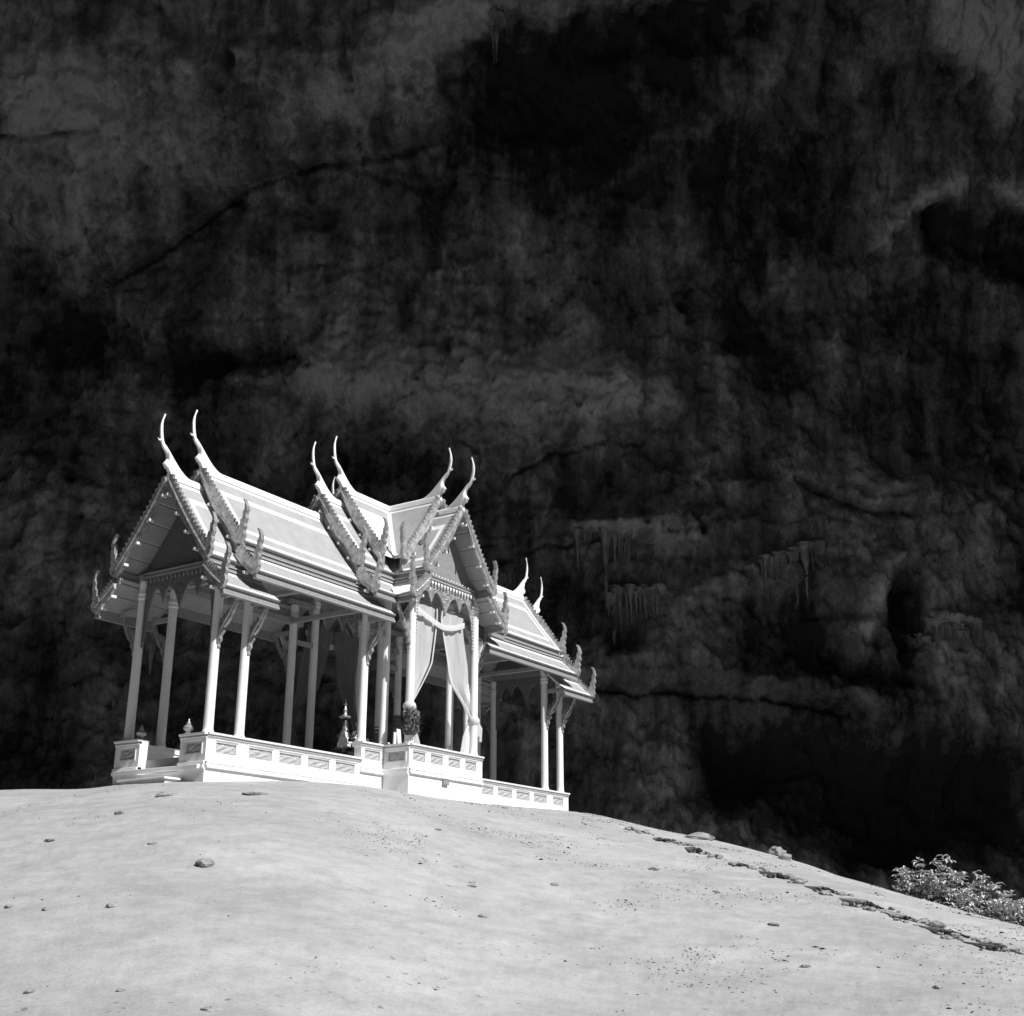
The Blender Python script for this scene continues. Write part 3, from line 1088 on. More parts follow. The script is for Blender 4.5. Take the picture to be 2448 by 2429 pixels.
CH = [((-.83, .02), (-.83, -.12), .075), ((-.525, .05), (-.5, -.12), .075), ((-.294, .17), (-.2, -.1), .075), ((-.094, .34), (.0, .02), .075), ((.02, .45), (.086, .15), .075),
      ((.107, .54), (.095, .31), .066), ((.18, .615), (.14, .45), .05), ((.25, .69), (.294, .61), .038), ((.305, .91), (.37, .86), .03), ((.32, 1.17), (.375, 1.09), .026), ((.265, 1.34), (.30, 1.36), .015)]
FIN = [(1.20, .06), (1.30, -.06), (1.46, -.13), (1.56, -.06), (1.60, .06), (1.565, .16), (1.60, .24), (1.575, .32), (1.625, .42), (1.60, .52), (1.635, .62), (1.61, .74), (1.55, .86), (1.515, .885), (1.49, .875),
       (1.545, .80), (1.565, .68), (1.535, .58), (1.515, .62), (1.515, .47), (1.48, .39), (1.455, .43), (1.45, .30), (1.40, .20), (1.365, .22), (1.34, .13), (1.28, .14)]


def horn(tr, l1, R, parent):
    b = MB(tr)
    up = catmull([(*c[0], c[2]) for c in CH], 4)
    lo = catmull([(*c[1], c[2]) for c in CH], 4)
    vs, fs = [], []
    for a, c in zip(up, lo):
        h = (a[2] + c[2]) / 2
        vs += [(l1 + a[0], -h * .55, R + a[1]), (l1 + a[0], h * .55, R + a[1]), (l1 + (a[0] + c[0]) / 2, h, R + (a[1] + c[1]) / 2), (l1 + c[0], h * .6, R + c[1]), (l1 + c[0], -h * .6, R + c[1]), (l1 + (a[0] + c[0]) / 2, -h, R + (a[1] + c[1]) / 2)]
    n = len(up)
    for i in range(n - 1):
        for k in range(6):
            fs.append((i * 6 + k, i * 6 + (k + 1) % 6, (i + 1) * 6 + (k + 1) % 6, (i + 1) * 6 + k))
    fs.append((5, 4, 3, 2, 1, 0))
    fs.append(tuple((n - 1) * 6 + k for k in range(6)))
    b.add(vs, fs)
    # beak and crest knob
    b.tube([(l1 + .30, 0, R + .72), (l1 + .39, 0, R + .70), (l1 + .42, 0, R + .74)], [.03, .022, .008], 6)
    b.tube([(l1 + .09, 0, R + .12), (l1 + .15, 0, R + .2), (l1 + .1, 0, R + .31)], [.05, .06, .03], 6)
    return b.build('horn_finial', ROOFW, parent, True)


pu = MB()
pu.box(-0.05, 0.09, -0.025, 0.025, -0.028, 0.028)
PUM = pu.mesh('purlin_tip', PURL)


def verge(tr, tang, l1, zs, w0, w1, parent, sg, finial=True, npur=5, fz=0.0, foff=0.0, rot=0.0):
    """carved board along one slope edge, from lateral w0 to w1"""
    n = 17 if npur > 3 else 8
    top, bot = [], []
    for i in range(n + 1):
        t = i / n
        w = w0 + (w1 - w0) * t
        z = zs(w)
        wav = 0.05 * math.sin(t * PI * 3.2 + 0.6) * (1 if npur > 3 else .4)
        top.append((w + 0.03, z + 0.09 + 0.02 * wav))
        if i < n:
            wm = w + (w1 - w0) / n * 0.75
            top.append((wm + 0.085, zs(wm) + 0.17))       # pointed scale
        bot.append((w - 0.05, z - 0.13 + wav))
    poly = top + bot[::-1]
    b = MB(tr)
    b.prism([(sg * p, q) for p, q in poly], l1 - 0.005, l1 + 0.06, lambda a, p, q: (a, p, q))
    # inner bead line
    b.tube([(l1 + 0.065, sg * (w0 + (w1 - w0) * i / 8 - 0.02), zs(w0 + (w1 - w0) * i / 8) + 0.0) for i in range(9)], 0.022, 5)
    bo = b.build('bargeboard', GILT, parent)
    if finial:
        f = MB(tr)
        f.prism([(sg * (p + foff), q + fz) for p, q in FIN], l1 - 0.03, l1 + 0.065, lambda a, p, q: (a, p, q))
        f.build('naga_finial', GILT, bo)
    for i in range(npur):
        t = (i + 0.35) / npur
        w = w0 + (w1 - w0) * t
        p = tr(l1, sg * (w - 0.1), zs(w) - 0.19)
        link('purlin_tip', PUM, bo, p, 0, rot)


ROTA = {'left': PI, 'right': 0, 'front': -PI / 2, 'back': PI / 2}


def tier(nm, l0, l1, R, zE, skirt=True, miter=False, infill=None, sk0=None, horned=True):
    tr = ARM[nm]
    li = (lambda w: max(l0, w)) if miter else (lambda w: l0)
    # shell
    b = MB(tr)
    NW = 8
    for sg in (-1, 1):
        ws_ = [E1 * i / NW for i in range(NW + 1)]
        vs = []
        for w in ws_:
            z = sl(w, R, zE)
            vs += [(li(w), sg * w, z), (l1, sg * w, z), (l1, sg * w, z - 0.06), (li(w), sg * w, z - 0.06)]
        fs = []
        for i in range(NW):
            for k in range(4):
                q = (i * 4 + k, i * 4 + (k + 1) % 4, (i + 1) * 4 + (k + 1) % 4, (i + 1) * 4 + k)
                fs.append(q if sg > 0 else q[::-1])
        fs.append((0, 1, 2, 3) if sg < 0 else (3, 2, 1, 0))
        e = NW * 4
        fs.append((e, e + 1, e + 2, e + 3) if sg > 0 else (e + 3, e + 2, e + 1, e))
        b.add(vs, fs)
    roof = b.build('roof', ROOFW, pav)
    # painted tile fields: grey border, white line, grey field, laid as thin sheets
    for sg in (-1, 1):
        for name, inset, lift, mt in (('tile_border', 0.10, 0.012, ROOFG), ('tile_line', 0.30, 0.020, ROOFW), ('tile_field', 0.40, 0.028, ROOFG)):
            w0, w1 = 0.04 + inset, E1 - inset * 0.75
            la = lambda w: li(w) + inset * 0.8
            if l1 - inset - la(w1) < 0.12:
                continue
            g = MB(tr)
            vs, fs = [], []
            for i in range(7):
                w = w0 + (w1 - w0) * i / 6
                z = sl(w, R, zE) + lift
                vs += [(la(w), sg * w, z), (l1 - inset, sg * w, z), (l1 - inset, sg * w, z - lift - 0.01), (la(w), sg * w, z - lift - 0.01)]
            for i in range(6):
                for k in range(4):
                    q = (i * 4 + k, i * 4 + (k + 1) % 4, (i + 1) * 4 + (k + 1) % 4, (i + 1) * 4 + k)
                    fs.append(q if sg > 0 else q[::-1])
            fs += [(0, 1, 2, 3) if sg < 0 else (3, 2, 1, 0), (24, 25, 26, 27) if sg > 0 else (27, 26, 25, 24)]
            g.add(vs, fs)
            g.build(name, mt, roof)
    # ridge
    b = MB(tr)
    r0 = l0 if not miter else -0.0
    b.prism([(-0.10, -0.10), (-0.085, 0.02), (-0.05, 0.065), (0.05, 0.065), (0.085, 0.02), (0.10, -0.10)], r0, l1 + 0.02, lambda a, p, q: (a, p, R + q))
    b.build('ridge', ROOFW, roof)
    horn(tr, l1, R + 0.03, roof)
    # soffit boards
    for sg in (-1, 1):
        nb = 5
        for i in range(nb):
            wa, wb = 0.06 + (E1 - 0.1) * i / nb, 0.06 + (E1 - 0.1) * (i + 1) / nb - 0.028
            s = MB(tr)
            vs = []
            for w in (wa, wb):
                z = sl(w, R, zE) - 0.064
                vs += [(li(w) + .01, sg * w, z), (l1 - 0.02, sg * w, z), (l1 - 0.02, sg * w, z - 0.035), (li(w) + .01, sg * w, z - 0.035)]
            fs = [(0, 1, 5, 4), (1, 2, 6, 5), (2, 3, 7, 6), (3, 0, 4, 7)]
            fs = [f if sg > 0 else f[::-1] for f in fs] + [(0, 1, 2, 3) if sg < 0 else (3, 2, 1, 0), (4, 5, 6, 7) if sg > 0 else (7, 6, 5, 4)]
            s.add(vs, fs)
            s.build('soffit_board', SOFF, roof)
    # verge boards
    for sg in (-1, 1):
        verge(tr, None, l1, lambda w: sl(w, R, zE), 0.06, E1 - 0.02, roof, sg, True, 4, zE, 0.0, ROTA[nm])
    if infill is not None:
        Rl, zl = infill
        b = MB(tr)
        ws_ = [E1 * i / 10 for i in range(11)]
        poly = [(-w, sl(w, R, zE) - 0.055) for w in ws_[::-1]] + [(w, sl(w, R, zE) - 0.055) for w in ws_[1:]]
        poly += [(w, sl(w, Rl, zl) - 0.03) for w in ws_[::-1]] + [(-w, sl(w, Rl, zl) - 0.03) for w in ws_[1:]]
        b.prism(poly, l1 - 0.14, l1 - 0.06, lambda a, p, q: (a, p, q))
        b.build('gable_board', MOULD, roof)
    if skirt:
        k0 = sk0 if sk0 is not None else l0
        ki = (lambda w: max(k0, w)) if miter else (lambda w: k0)
        s0z, s1z = zE - 0.27, zE - 0.78
        for sg in (-1, 1):
            f = MB(tr)
            pr = [(1.30, 0.0), (1.47, -0.003), (1.475, -0.035), (1.41, -0.055), (1.41, -0.15), (1.44, -0.165), (1.44, -0.2), (1.455, -0.21), (1.455, -0.235), (1.475, -0.245), (1.475, -0.29), (1.30, -0.29)]
            f.prism([(sg * p, zE + q - 0.062 + 0.06) for p, q in pr], ki(1.40), l1 - 0.01, lambda a, p, q: (a, p, q))
            em = f.build('eave_moulding', MOULD, roof)
            f = MB(tr)
            for zq in (-0.185, -0.275):
                f.box(ki(1.40) + .005, l1 - 0.015, *sorted((sg * 1.43, sg * 1.482)), zE + zq - 0.016, zE + zq + 0.012)
            f.build('eave_bead', MOULDL, em)
            # skirt roof
            k = MB(tr)
            ws_ = [1.40, 1.55, 1.70, 1.85, E2]
            vs = []
            zf = lambda w: s0z + (s1z - s0z) * ((w - 1.40) / 0.6) - 0.02 * math.sin(PI * (w - 1.4) / 0.6)
            for w in ws_:
                z = zf(w)
                vs += [(ki(w), sg * w, z), (l1, sg * w, z), (l1, sg * w, z - 0.05), (ki(w), sg * w, z - 0.05)]
            fs = []
            for i in range(4):
                for m_ in range(4):
                    q = (i * 4 + m_, i * 4 + (m_ + 1) % 4, (i + 1) * 4 + (m_ + 1) % 4, (i + 1) * 4 + m_)
                    fs.append(q if sg > 0 else q[::-1])
            fs += [(0, 1, 2, 3) if sg < 0 else (3, 2, 1, 0), (16, 17, 18, 19) if sg > 0 else (19, 18, 17, 16)]
            k.add(vs, fs)
            so = k.build('skirt_roof', ROOFW, roof)
            if l1 - ki(E2) > 0.6:
                g = MB(tr)
                g.add([(ki(w) + 0.12, sg * w, zf(w) + 0.012) for w in (1.55, 1.91)] + [(l1 - 0.12, sg * w, zf(w) + 0.012) for w in (1.91, 1.55)] +
                      [(ki(w) + 0.12, sg * w, zf(w) - 0.01) for w in (1.55, 1.91)] + [(l1 - 0.12, sg * w, zf(w) - 0.01) for w in (1.91, 1.55)],
                      [(0, 1, 2, 3) if sg < 0 else (3, 2, 1, 0), (0, 1, 5, 4), (1, 2, 6, 5), (2, 3, 7, 6), (3, 0, 4, 7)])
                g.build('skirt_field', ROOFG, so)
            f = MB(tr)
            pr = [(1.88, 0.065), (2.0, -0.003), (2.03, -0.004), (2.03, -0.03), (1.975, -0.045), (1.975, -0.105), (1.995, -0.115), (1.995, -0.135), (2.005, -0.145), (2.005, -0.165), (2.02, -0.175), (2.02, -0.205), (1.92, -0.205), (1.90, -0.06)]
            f.prism([(sg * p, s1z + q) for p, q in pr], ki(1.95), l1 + 0.01, lambda a, p, q: (a, p, q))
            ef = f.build('eave_fascia', MOULD, so)
            f = MB(tr)
            for zq, wq in ((-0.125, 2.004), (-0.158, 2.012), (-0.192, 2.028)):
                f.box(ki(1.95) + .005, l1 + 0.005, *sorted((sg * 1.96, sg * wq)), s1z + zq - 0.009, s1z + zq + 0.009)
            f.build('eave_bead', MOULDL, ef)
            for i in range(2):
                wa, wb = (1.24, 1.55) if i == 0 else (1.575, 1.90)
                s = MB(tr)
                vs = []
                for w in (wa, wb):
                    z = zf(w) - 0.055
                    vs += [(ki(w) + .01, sg * w, z), (l1 - 0.02, sg * w, z), (l1 - 0.02, sg * w, z - 0.03), (ki(w) + .01, sg * w, z - 0.03)]
                fs = [(0, 1, 5, 4), (1, 2, 6, 5), (2, 3, 7, 6), (3, 0, 4, 7)]
                fs = [f_ if sg > 0 else f_[::-1] for f_ in fs] + [(0, 1, 2, 3) if sg < 0 else (3, 2, 1, 0), (4, 5, 6, 7) if sg > 0 else (7, 6, 5, 4)]
                s.add(vs, fs)
                s.build('soffit_board', SOFF, so)
            verge(tr, None, l1, zf, 1.42, E2 - 0.02, so, sg, True, 2, s1z + 0.02, 0.5, ROTA[nm])
    return roof


for nm in ('left', 'right'):
    tier(nm, 6.05, 7.70, 6.33, 4.33)
    tier(nm, 2.05, 6.80, 6.76, 4.86, infill=(6.33, 4.33))
    tier(nm, 0.0, 2.79, 7.34, 5.36, miter=True, infill=(6.76, 4.86))
    tier(nm, 0.0, 1.99, 7.77, 5.79, skirt=False, miter=True, infill=(7.34, 5.36))
for nm in ('front', 'back'):
    tier(nm, 0.0, 2.50, 7.33, 5.37, miter=True)
    tier(nm, 0.0, 1.75, 7.76, 5.80, skirt=False, miter=True, infill=(7.33, 5.37))

# ---- pediments, cornices and hanging arched valances at the four gable ends


def valance_poly(Wd, zt, s):
    ws_ = [1.0, 0.545 * s, 0.0]
    ap = [(0.745 * s, zt - 0.24), (0.36 * s, zt - 0.24)]
    legz = zt - 1.5
    pts = [(Wd, zt), (Wd, legz), (Wd - 0.03, legz - 0.06), (Wd - 0.07, legz + 0.08), (Wd - 0.085, zt - 1.05), (Wd - 0.13, zt - 0.7)]

    def arch(a, b, n=7, rise=1.9):
        o = []
        for i in range(1, n + 1):
            q = i / n
            o.append((a[0] + (b[0] - a[0]) * q, a[1] + (b[1] - a[1]) * (1 - (1 - q) ** rise)))
        return o
    t1, t2 = (0.545 * s, zt - 0.57), (0.0, zt - 0.77)
    pts += arch(pts[-1], ap[0])
    pts += arch(t1, ap[0])[::-1][1:] + [t1]
    pts += arch(t1, ap[1])
    pts += arch(t2, ap[1])[::-1][1:] + [t2]
    return pts + [(-p, q) for p, q in pts[:-1]][::-1]


for nm, l, Wd, zt, s, R, zE, pm in (('left', X0, 1.12, 4.23, 1.0, 6.33, 4.33, GILTD), ('right', X0, 1.12, 4.23, 1.0, 6.33, 4.33, GILTD),
                                   ('front', P_, 1.28, 5.24, 1.13, 7.33, 5.37, GILT), ('back', P_, 1.28, 5.24, 1.13, 7.33, 5.37, GILT)):
    tr = ARM[nm]
    b = MB(tr)
    w0 = 1.30
    b.prism([(-w0, zt + 0.14), (w0, zt + 0.14), (w0 * .5, sl(w0 * .5, R, zE) - 0.12), (0, R - 0.13), (-w0 * .5, sl(w0 * .5, R, zE) - 0.12)], l - 0.08, l - 0.02, lambda a, p, q: (a, p, q))
    b.build('pediment', PEDI if pm is GILTD else MOULD, pav)
    c = MB(tr)
    Wc = 1.40
    pr = [(-0.1, 0), (0.06, 0), (0.06, 0.03), (0.09, 0.045), (0.09, 0.075), (0.065, 0.085), (0.065, 0.115), (0.1, 0.13), (0.1, 0.15), (-0.1, 0.16)]
    c.prism([(l + p, zt + q) for p, q in pr], -Wc, Wc, lambda a, p, q: (p, a, q))
    co = c.build('cornice', MOULDL if pm is GILT else MOULD, pav)
    d = MB(tr)
    n = 21
    for i in range(n):
        w = -Wc + 0.08 + (2 * Wc - 0.16) * i / (n - 1)
        d.blob((l + 0.075, w, zt - 0.045), 0.034, 6, i, (1, 1, 1.7), 0.05)
        if pm is GILT:
            d.blob((l + 0.08, w, zt + 0.18), 0.02, 6, i, (1, 1, 1.3), 0.05)
    d.build('drop_row', COLW if pm is GILT else MOULD, co)['kind'] = 'stuff'
    vb = MB(tr)
    vb.prism(valance_poly(Wd, zt, s), l - 0.02, l + 0.025, lambda a, p, q: (a, p, q))
    vo = vb.build('arched_valance', pm, pav)
    st = MB(tr)
    rr = random.Random(5)
    for i in range(16):
        for sg in (-1, 1):
            z = zt - 0.12 - i * 0.088
            st.blob((l + 0.03, sg * (Wd - 0.045), z), 0.026, 5, i, (1, 1, 1.2), 0.1)
    for i in range(46):
        w = rr.uniform(-1, 1) * Wd * .9
        st.blob((l + 0.03, w, zt - 0.06 - rr.uniform(0, 0.14)), 0.02, 5, i, (1, 1, 1), 0.1)
    for k_ in range(14):
        for sg in (-1, 1):
            st.blob((l + 0.03, sg * rr.uniform(0, 0.12) * s, zt - rr.uniform(0.2, 0.5)), 0.018, 5, k_, (1, 1, 1), 0.1)
    st.build('studs', pm if pm is GILTD else MOULDL, vo)['kind'] = 'stuff'

# side eave drop rows on the porch flanks
for nm in ('front', 'back'):
    tr = ARM[nm]
    for sg in (-1, 1):
        b = MB(tr)
        b.box(1.45, 2.05, sg * W_ - 0.03, sg * W_ + 0.03, 5.09, 5.2)
        bo = b.build('flank_beam', MOULDL, pav)
        d = MB(tr)
        for i in range(7):
            d.blob((1.5 + i * 0.08, sg * W_, 5.06), 0.03, 6, i, (1, 1, 1.6), .05)
        d.build('drop_row', COLW, bo)['kind'] = 'stuff'

# ------------------------------------------------------------------ things in and on the pavilion


def curtain(name, label, sgn, face, xt0, xt1, mid, seed):
    """sheer curtain gathered to a column: sgn side in x, face = -1 front porch, +1 back porch"""
    yb = face * 1.93
    root = thing(name, label, 'curtain', (sgn * 1.3 * (1 if face < 0 else -1), yb, ZC + DZ))
    fx = 1 if face < 0 else -1
    rr = random.Random(seed)
    ph = rr.uniform(0, 6)
    rows = [(4.95, xt0, xt1), (4.3, xt0, xt1), (3.7, xt0 + (mid[0] - xt0) * .0 + sgn * .0, (xt1 + mid[0]) / 2 if sgn < 0 else xt1)]
    # left/right edges as functions of z
    inner = catmull([(4.6, (xt1 if sgn < 0 else xt0)), (4.25, (xt1 if sgn < 0 else xt0)), (3.4, (xt1 if sgn < 0 else xt0) * .45 + mid[0] * .55), (mid[1], mid[0]), (2.35, mid[0] * .42 + sgn * 1.33 * .58), (1.95, sgn * 1.30)], 6)
    outer = catmull([(4.6, (xt0 if sgn < 0 else xt1)), (4.25, (xt0 if sgn < 0 else xt1)), (3.4, sgn * 1.15), (2.8, sgn * 1.2), (2.35, sgn * 1.3), (1.95, sgn * 1.42)], 6)
    NX = 30
    vs, fs = [], []
    n = len(inner)
    for a, b_ in zip(inner, outer):
        wd = abs(a[1] - b_[1])
        for i in range(NX + 1):
            t = i / NX
            amp = 0.03 + 0.025 * (1 - min(1, wd))
            vs.append((fx * (a[1] + (b_[1] - a[1]) * t), yb + amp * (math.sin(ph + t * 17 + 0.5 * math.sin(3 * a[0])) * .6 + .55 * math.sin(ph * 2 + t * 8.3) + .3 * math.sin(t * 37 + ph * 3) * (1 - .5 * t)), a[0] * (1 - t) + b_[0] * t))
    for j in range(n - 1):
        for i in range(NX):
            k = j * (NX + 1) + i
            fs.append((k, k + 1, k + NX + 2, k + NX + 1))
    m_ = MB()
    m_.add(vs, fs)
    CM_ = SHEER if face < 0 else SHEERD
    cl = m_.build('cloth', CM_, root, True)
    # tail below the tie
    m_ = MB()
    vs, fs = [], []
    tail = [(1.93, 1.28, 1.42), (1.8, 1.16, 1.43), (1.5, 0.98, 1.42), (1.03, 0.86 if sgn > 0 else 0.74, 1.36)]
    for z, a, b_ in tail:
        for i in range(15):
            t = i / 14
            vs.append((fx * sgn * (a + (b_ - a) * t), yb + face * 0.0 + 0.03 * math.sin(ph + t * 17), z))
    for j in range(3):
        for i in range(14):
            k = j * 15 + i
            fs.append((k, k + 1, k + 16, k + 15))
    m_.add(vs, fs)
    m_.build('tail', CM_, root, True)
    # hem strip down the inner edge
    m_ = MB()
    vs, fs = [], []
    for a in inner:
        for t in (0, 0.055):
            vs.append((fx * (a[1] + sgn * t), yb + face * 0.05, a[0]))
    for j in range(n - 1):
        fs.append((2 * j, 2 * j + 1, 2 * j + 3, 2 * j + 2))
    m_.add(vs, fs)
    m_.build('hem', HEM if face < 0 else SHEERD, cl, True)
    # knot wrapped around the column, with two short ends
    m_ = MB()
    cx = fx * sgn * W_
    m_.lathe([(0.12, -0.10), (0.15, -0.05), (0.165, 0.0), (0.15, 0.06), (0.12, 0.1)], (cx, yb + face * 0.07, 1.93), 14)
    m_.blob((cx + fx * 0.1, yb + face * 0.12, 1.9), 0.09, 8, seed, (1, .7, 1), 0.2)
    for q in ((0.13, 1.55), (0.2, 1.42)):
        m_.tube([(cx + fx * 0.08, yb + face * 0.13, 1.9), (cx + fx * q[0], yb + face * 0.14, 1.75), (cx + fx * q[0] * 1.1, yb + face * 0.13, q[1])], [0.04, 0.06, 0.045], 6)
    m_.build('knot', HEM if face < 0 else SHEERD, root, True)


curtain('tied_curtain', 'sheer white curtain tied to the front porch column with the flower garland', -1, -1, -1.24, -0.28, (-0.51, 3.05), 1)
curtain('tied_curtain', 'sheer white curtain tied with a bow to the front porch column without flowers', 1, -1, -0.10, 0.92, (0.38, 2.80), 2)
curtain('tied_curtain', 'shaded curtain of the rear porch, half behind the altar', -1, 1, -1.24, -0.28, (-0.51, 3.05), 3)
curtain('tied_curtain', 'shaded curtain of the rear porch, on the side of the stepped gable end', 1, 1, -0.10, 0.92, (0.38, 2.80), 4)


def swag(face, label):
    yb = face * 2.03
    fx = 1 if face < 0 else -1
    m_ = MB()
    pts = catmull([(-1.2, 4.36), (-0.9, 4.27), (-0.3, 4.12), (-0.05, 4.10), (0.4, 4.17), (0.85, 4.33)], 6)
    vs, fs = [], []
    for p in pts:
        vs += [(fx * p[0], yb, p[1] - 0.02), (fx * p[0], yb + face * 0.004, p[1] + 0.05), (fx * p[0], yb, p[1] + 0.13)]
    for j in range(len(pts) - 1):
        for k in range(2):
            fs.append((3 * j + k, 3 * j + 3 + k, 3 * j + 4 + k, 3 * j + 1 + k))
    m_.add(vs, fs)
    o = m_.build('cloth_swag', HEM, None, False)
    so = o.modifiers.new('thick', 'SOLIDIFY')
    so.thickness = 0.006
    tag(o, label, 'cloth band')


swag(-1, 'white cloth band drooping across the front porch opening above the curtains')
swag(1, 'cloth band drooping across the rear porch opening')

# garland on the front porch column
g = thing('flower_garland', 'dark bunch of flowers and leaves hung on the front porch column', 'garland', (-1.43, -2.18, 1.2))
rr = random.Random(12)
lv, fl = MB(), MB()
for i in range(320):
    a = rr.uniform(0, 2 * PI)
    z = rr.uniform(1.22, 1.86)
    rad = 0.19 * (0.75 + 0.4 * math.sin((z - 1.2) / 0.66 * PI)) * rr.uniform(.7, 1.05)
    c = Vector((-1.42 + rad * math.cos(a), -2.12 + rad * math.sin(a), z))
    d = Vector((math.cos(a), math.sin(a), rr.uniform(-.5, .8))).normalized() * rr.uniform(0.05, 0.1)
    s = d.cross(Vector((0, 0, 1))).normalized() * 0.022
    lv.add([c, c + d * .5 + s, c + d, c + d * .5 - s], [(0, 1, 2, 3)])
for i in range(46):
    a = rr.uniform(0, 2 * PI)
    z = rr.uniform(1.26, 1.84)
    fl.blob((-1.42 + 0.18 * math.cos(a), -2.10 + 0.18 * math.sin(a), z), rr.uniform(.022, .042), 6, i, (1, 1, 1), .35)
lv.lathe([(0.115, 1.22), (0.15, 1.32), (0.165, 1.55), (0.15, 1.75), (0.115, 1.85)], (-1.41, -2.09, 0), 12)
lv.build('leaves', FLOW, g)
fl.build('blossoms', mat('grey_blossom', 0.2, .7, .5, 30), g)

# altar inside the left wing, close to the crossing
al = thing('altar_table', 'low dark altar table inside the pavilion carrying the gilt ornament', 'table', (-1.30, 0.0, 0.6))
b = MB()
b.box(-1.75, -0.85, -0.35, 0.45, 0.80, 0.86)
b.build('top', DARKM, al, bevel=0.01)
for sx in (-1, 1):
    for sy in (-1, 1):
        b = MB()
        x, y = -1.30 + sx * 0.38, 0.05 + sy * 0.33
        b.lathe([(0.05, 0), (0.03, 0.06), (0.035, 0.12), (0.045, 0.2)], (x, y, 0.6), 8)
        b.build('leg', DARKM, al)
orn = thing('altar_ornament', 'dark gilt tiered spire ornament rising from the altar', 'ornament', (-1.30, 0.1, 0.86))
b = MB()
b.lathe([(0.26, 0), (0.27, 0.05), (0.2, 0.08), (0.22, 0.16), (0.16, 0.2), (0.15, 0.36), (0.2, 0.44), (0.13, 0.5), (0.1, 0.62), (0.08, 0.78), (0.06, 0.86)], (-1.30, 0.1, 0.86), 16)
b.build('stem', DARKM, orn, True)
b = MB()
b.lathe([(0.02, 0.86), (0.14, 0.90), (0.15, 0.93), (0.05, 0.96), (0.035, 1.05), (0.06, 1.08), (0.03, 1.11), (0.02, 1.2), (0.05, 1.23), (0.018, 1.26), (0.004, 1.38)], (-1.30, 0.1, 0.86), 14)
b.build('spire', GILT, orn, True)
rr = random.Random(3)
for i, (x, y, h, lab) in enumerate(((-1.62, -0.18, 0.62, 'white cone of flowers at the end of the altar nearest the steps'), (-0.98, -0.2, 0.58, 'white cone of flowers at the end of the altar nearest the front porch'))):
    o = thing('offering_cone', lab, 'offering', (x, y, 0.86))
    b = MB()
    b.lathe([(0.07, 0), (0.05, 0.03), (0.04, 0.06), (0.12, 0.1), (0.15, 0.12)], (x, y, 0.86), 12)
    b.build('bowl', GILT, o, True)
    b = MB()
    b.lathe([(0.15, 0.12), (0.12, 0.2), (0.07, 0.36), (0.03, 0.5), (0.005, h)], (x, y, 0.86), 14)
    for k in range(70):
        t = rr.random() ** 1.4
        a = rr.uniform(0, 2 * PI)
        q = 0.15 * (1 - t) + 0.004
        b.blob((x + q * math.cos(a), y + q * math.sin(a), 0.98 + t * (h - .14)), rr.uniform(.015, .04), 6, k, (1, 1, 1), .3)
    b.build('flowers', FLOWL, o)
o = thing('flower_wreath', 'dark round wreath standing in the middle of the altar', 'wreath', (-1.22, -0.25, 0.86))
b = MB()
for k in range(90):
    a = 2 * PI * k / 90 + rr.uniform(-.05, .05)
    b.blob((-1.22 + 0.17 * math.cos(a), -0.25 + rr.uniform(-.03, .03), 1.22 + 0.17 * math.sin(a)), rr.uniform(.02, .04), 6, k, (1, 1, 1), .4)
b.build('ring', FLOW, o)
b = MB()
for sg in (-1, 1):
    b.tube([(-1.22 + sg * .12, -0.25, 0.86), (-1.22, -0.25, 1.06)], .012, 6)
b.build('stand', DARKM, o)

for o in [q for q in COL.objects if q.parent is None and q.name.split('.')[0] in ('altar_table', 'altar_ornament', 'offering_cone', 'flower_wreath')]:
    o.location = o.location + Vector((-0.40, -0.35, 0.0))

# offerings on the crossing floor by the garlanded porch
ZF = DZ + 0.2


def vase(x, y, h, lab, pale):
    o = thing('flower_vase', lab, 'vase', (x, y, ZF))
    b = MB()
    b.lathe([(0.05, 0), (0.075, 0.08), (0.08, 0.2), (0.04, h * .55), (0.055, h * .6)], (x, y, ZF), 12)
    b.build('vase', GILTD, o, True)
    b = MB()
    r = random.Random(int(x * 50 + y * 9))
    for k in range(34):
        b.blob((x + r.gauss(0, .06), y + r.gauss(0, .06), ZF + h * .6 + abs(r.gauss(0, .1))), r.uniform(.02, .04), 6, k, (1, 1, 1), .4)
    b.build('flowers', FLOWL if pale else FLOW, o)


vase(-1.75, -0.75, 0.75, 'vase of pale flowers behind the corner column at the parapet step', True)
vase(-1.55, -0.6, 0.7, 'vase of dark flowers between the corner column and the porch column', False)
vase(-1.05, -0.95, 0.62, 'small vase of pale flowers behind the porch flank wall', True)
vase(-1.62, -0.95, 0.6, 'small vase of dark flowers just behind the parapet by the porch column', False)
for i, (x, y, z1, lean, lab) in enumerate(((-0.50, -1.0, 1.5, 0.14, 'narrow white board leaning behind the porch flank wall'), (-0.25, -0.9, 1.62, -0.05, 'taller white board standing upright behind the porch flank wall'))):
    b = MB()
    w = 0.05 + 0.03 * i
    b.add([(x - w - lean, y, ZF), (x + w - lean, y, ZF), (x + w - lean, y + .03, ZF), (x - w - lean, y + .03, ZF), (x - w, y + .1, z1), (x + w, y + .1, z1), (x + w, y + .13, z1), (x - w, y + .13, z1)],
          [(3, 2, 1, 0), (4, 5, 6, 7), (0, 1, 5, 4), (1, 2, 6, 5), (2, 3, 7, 6), (3, 0, 4, 7)])
    tag(b.build('offering_board', BOARD, None), lab, 'board')
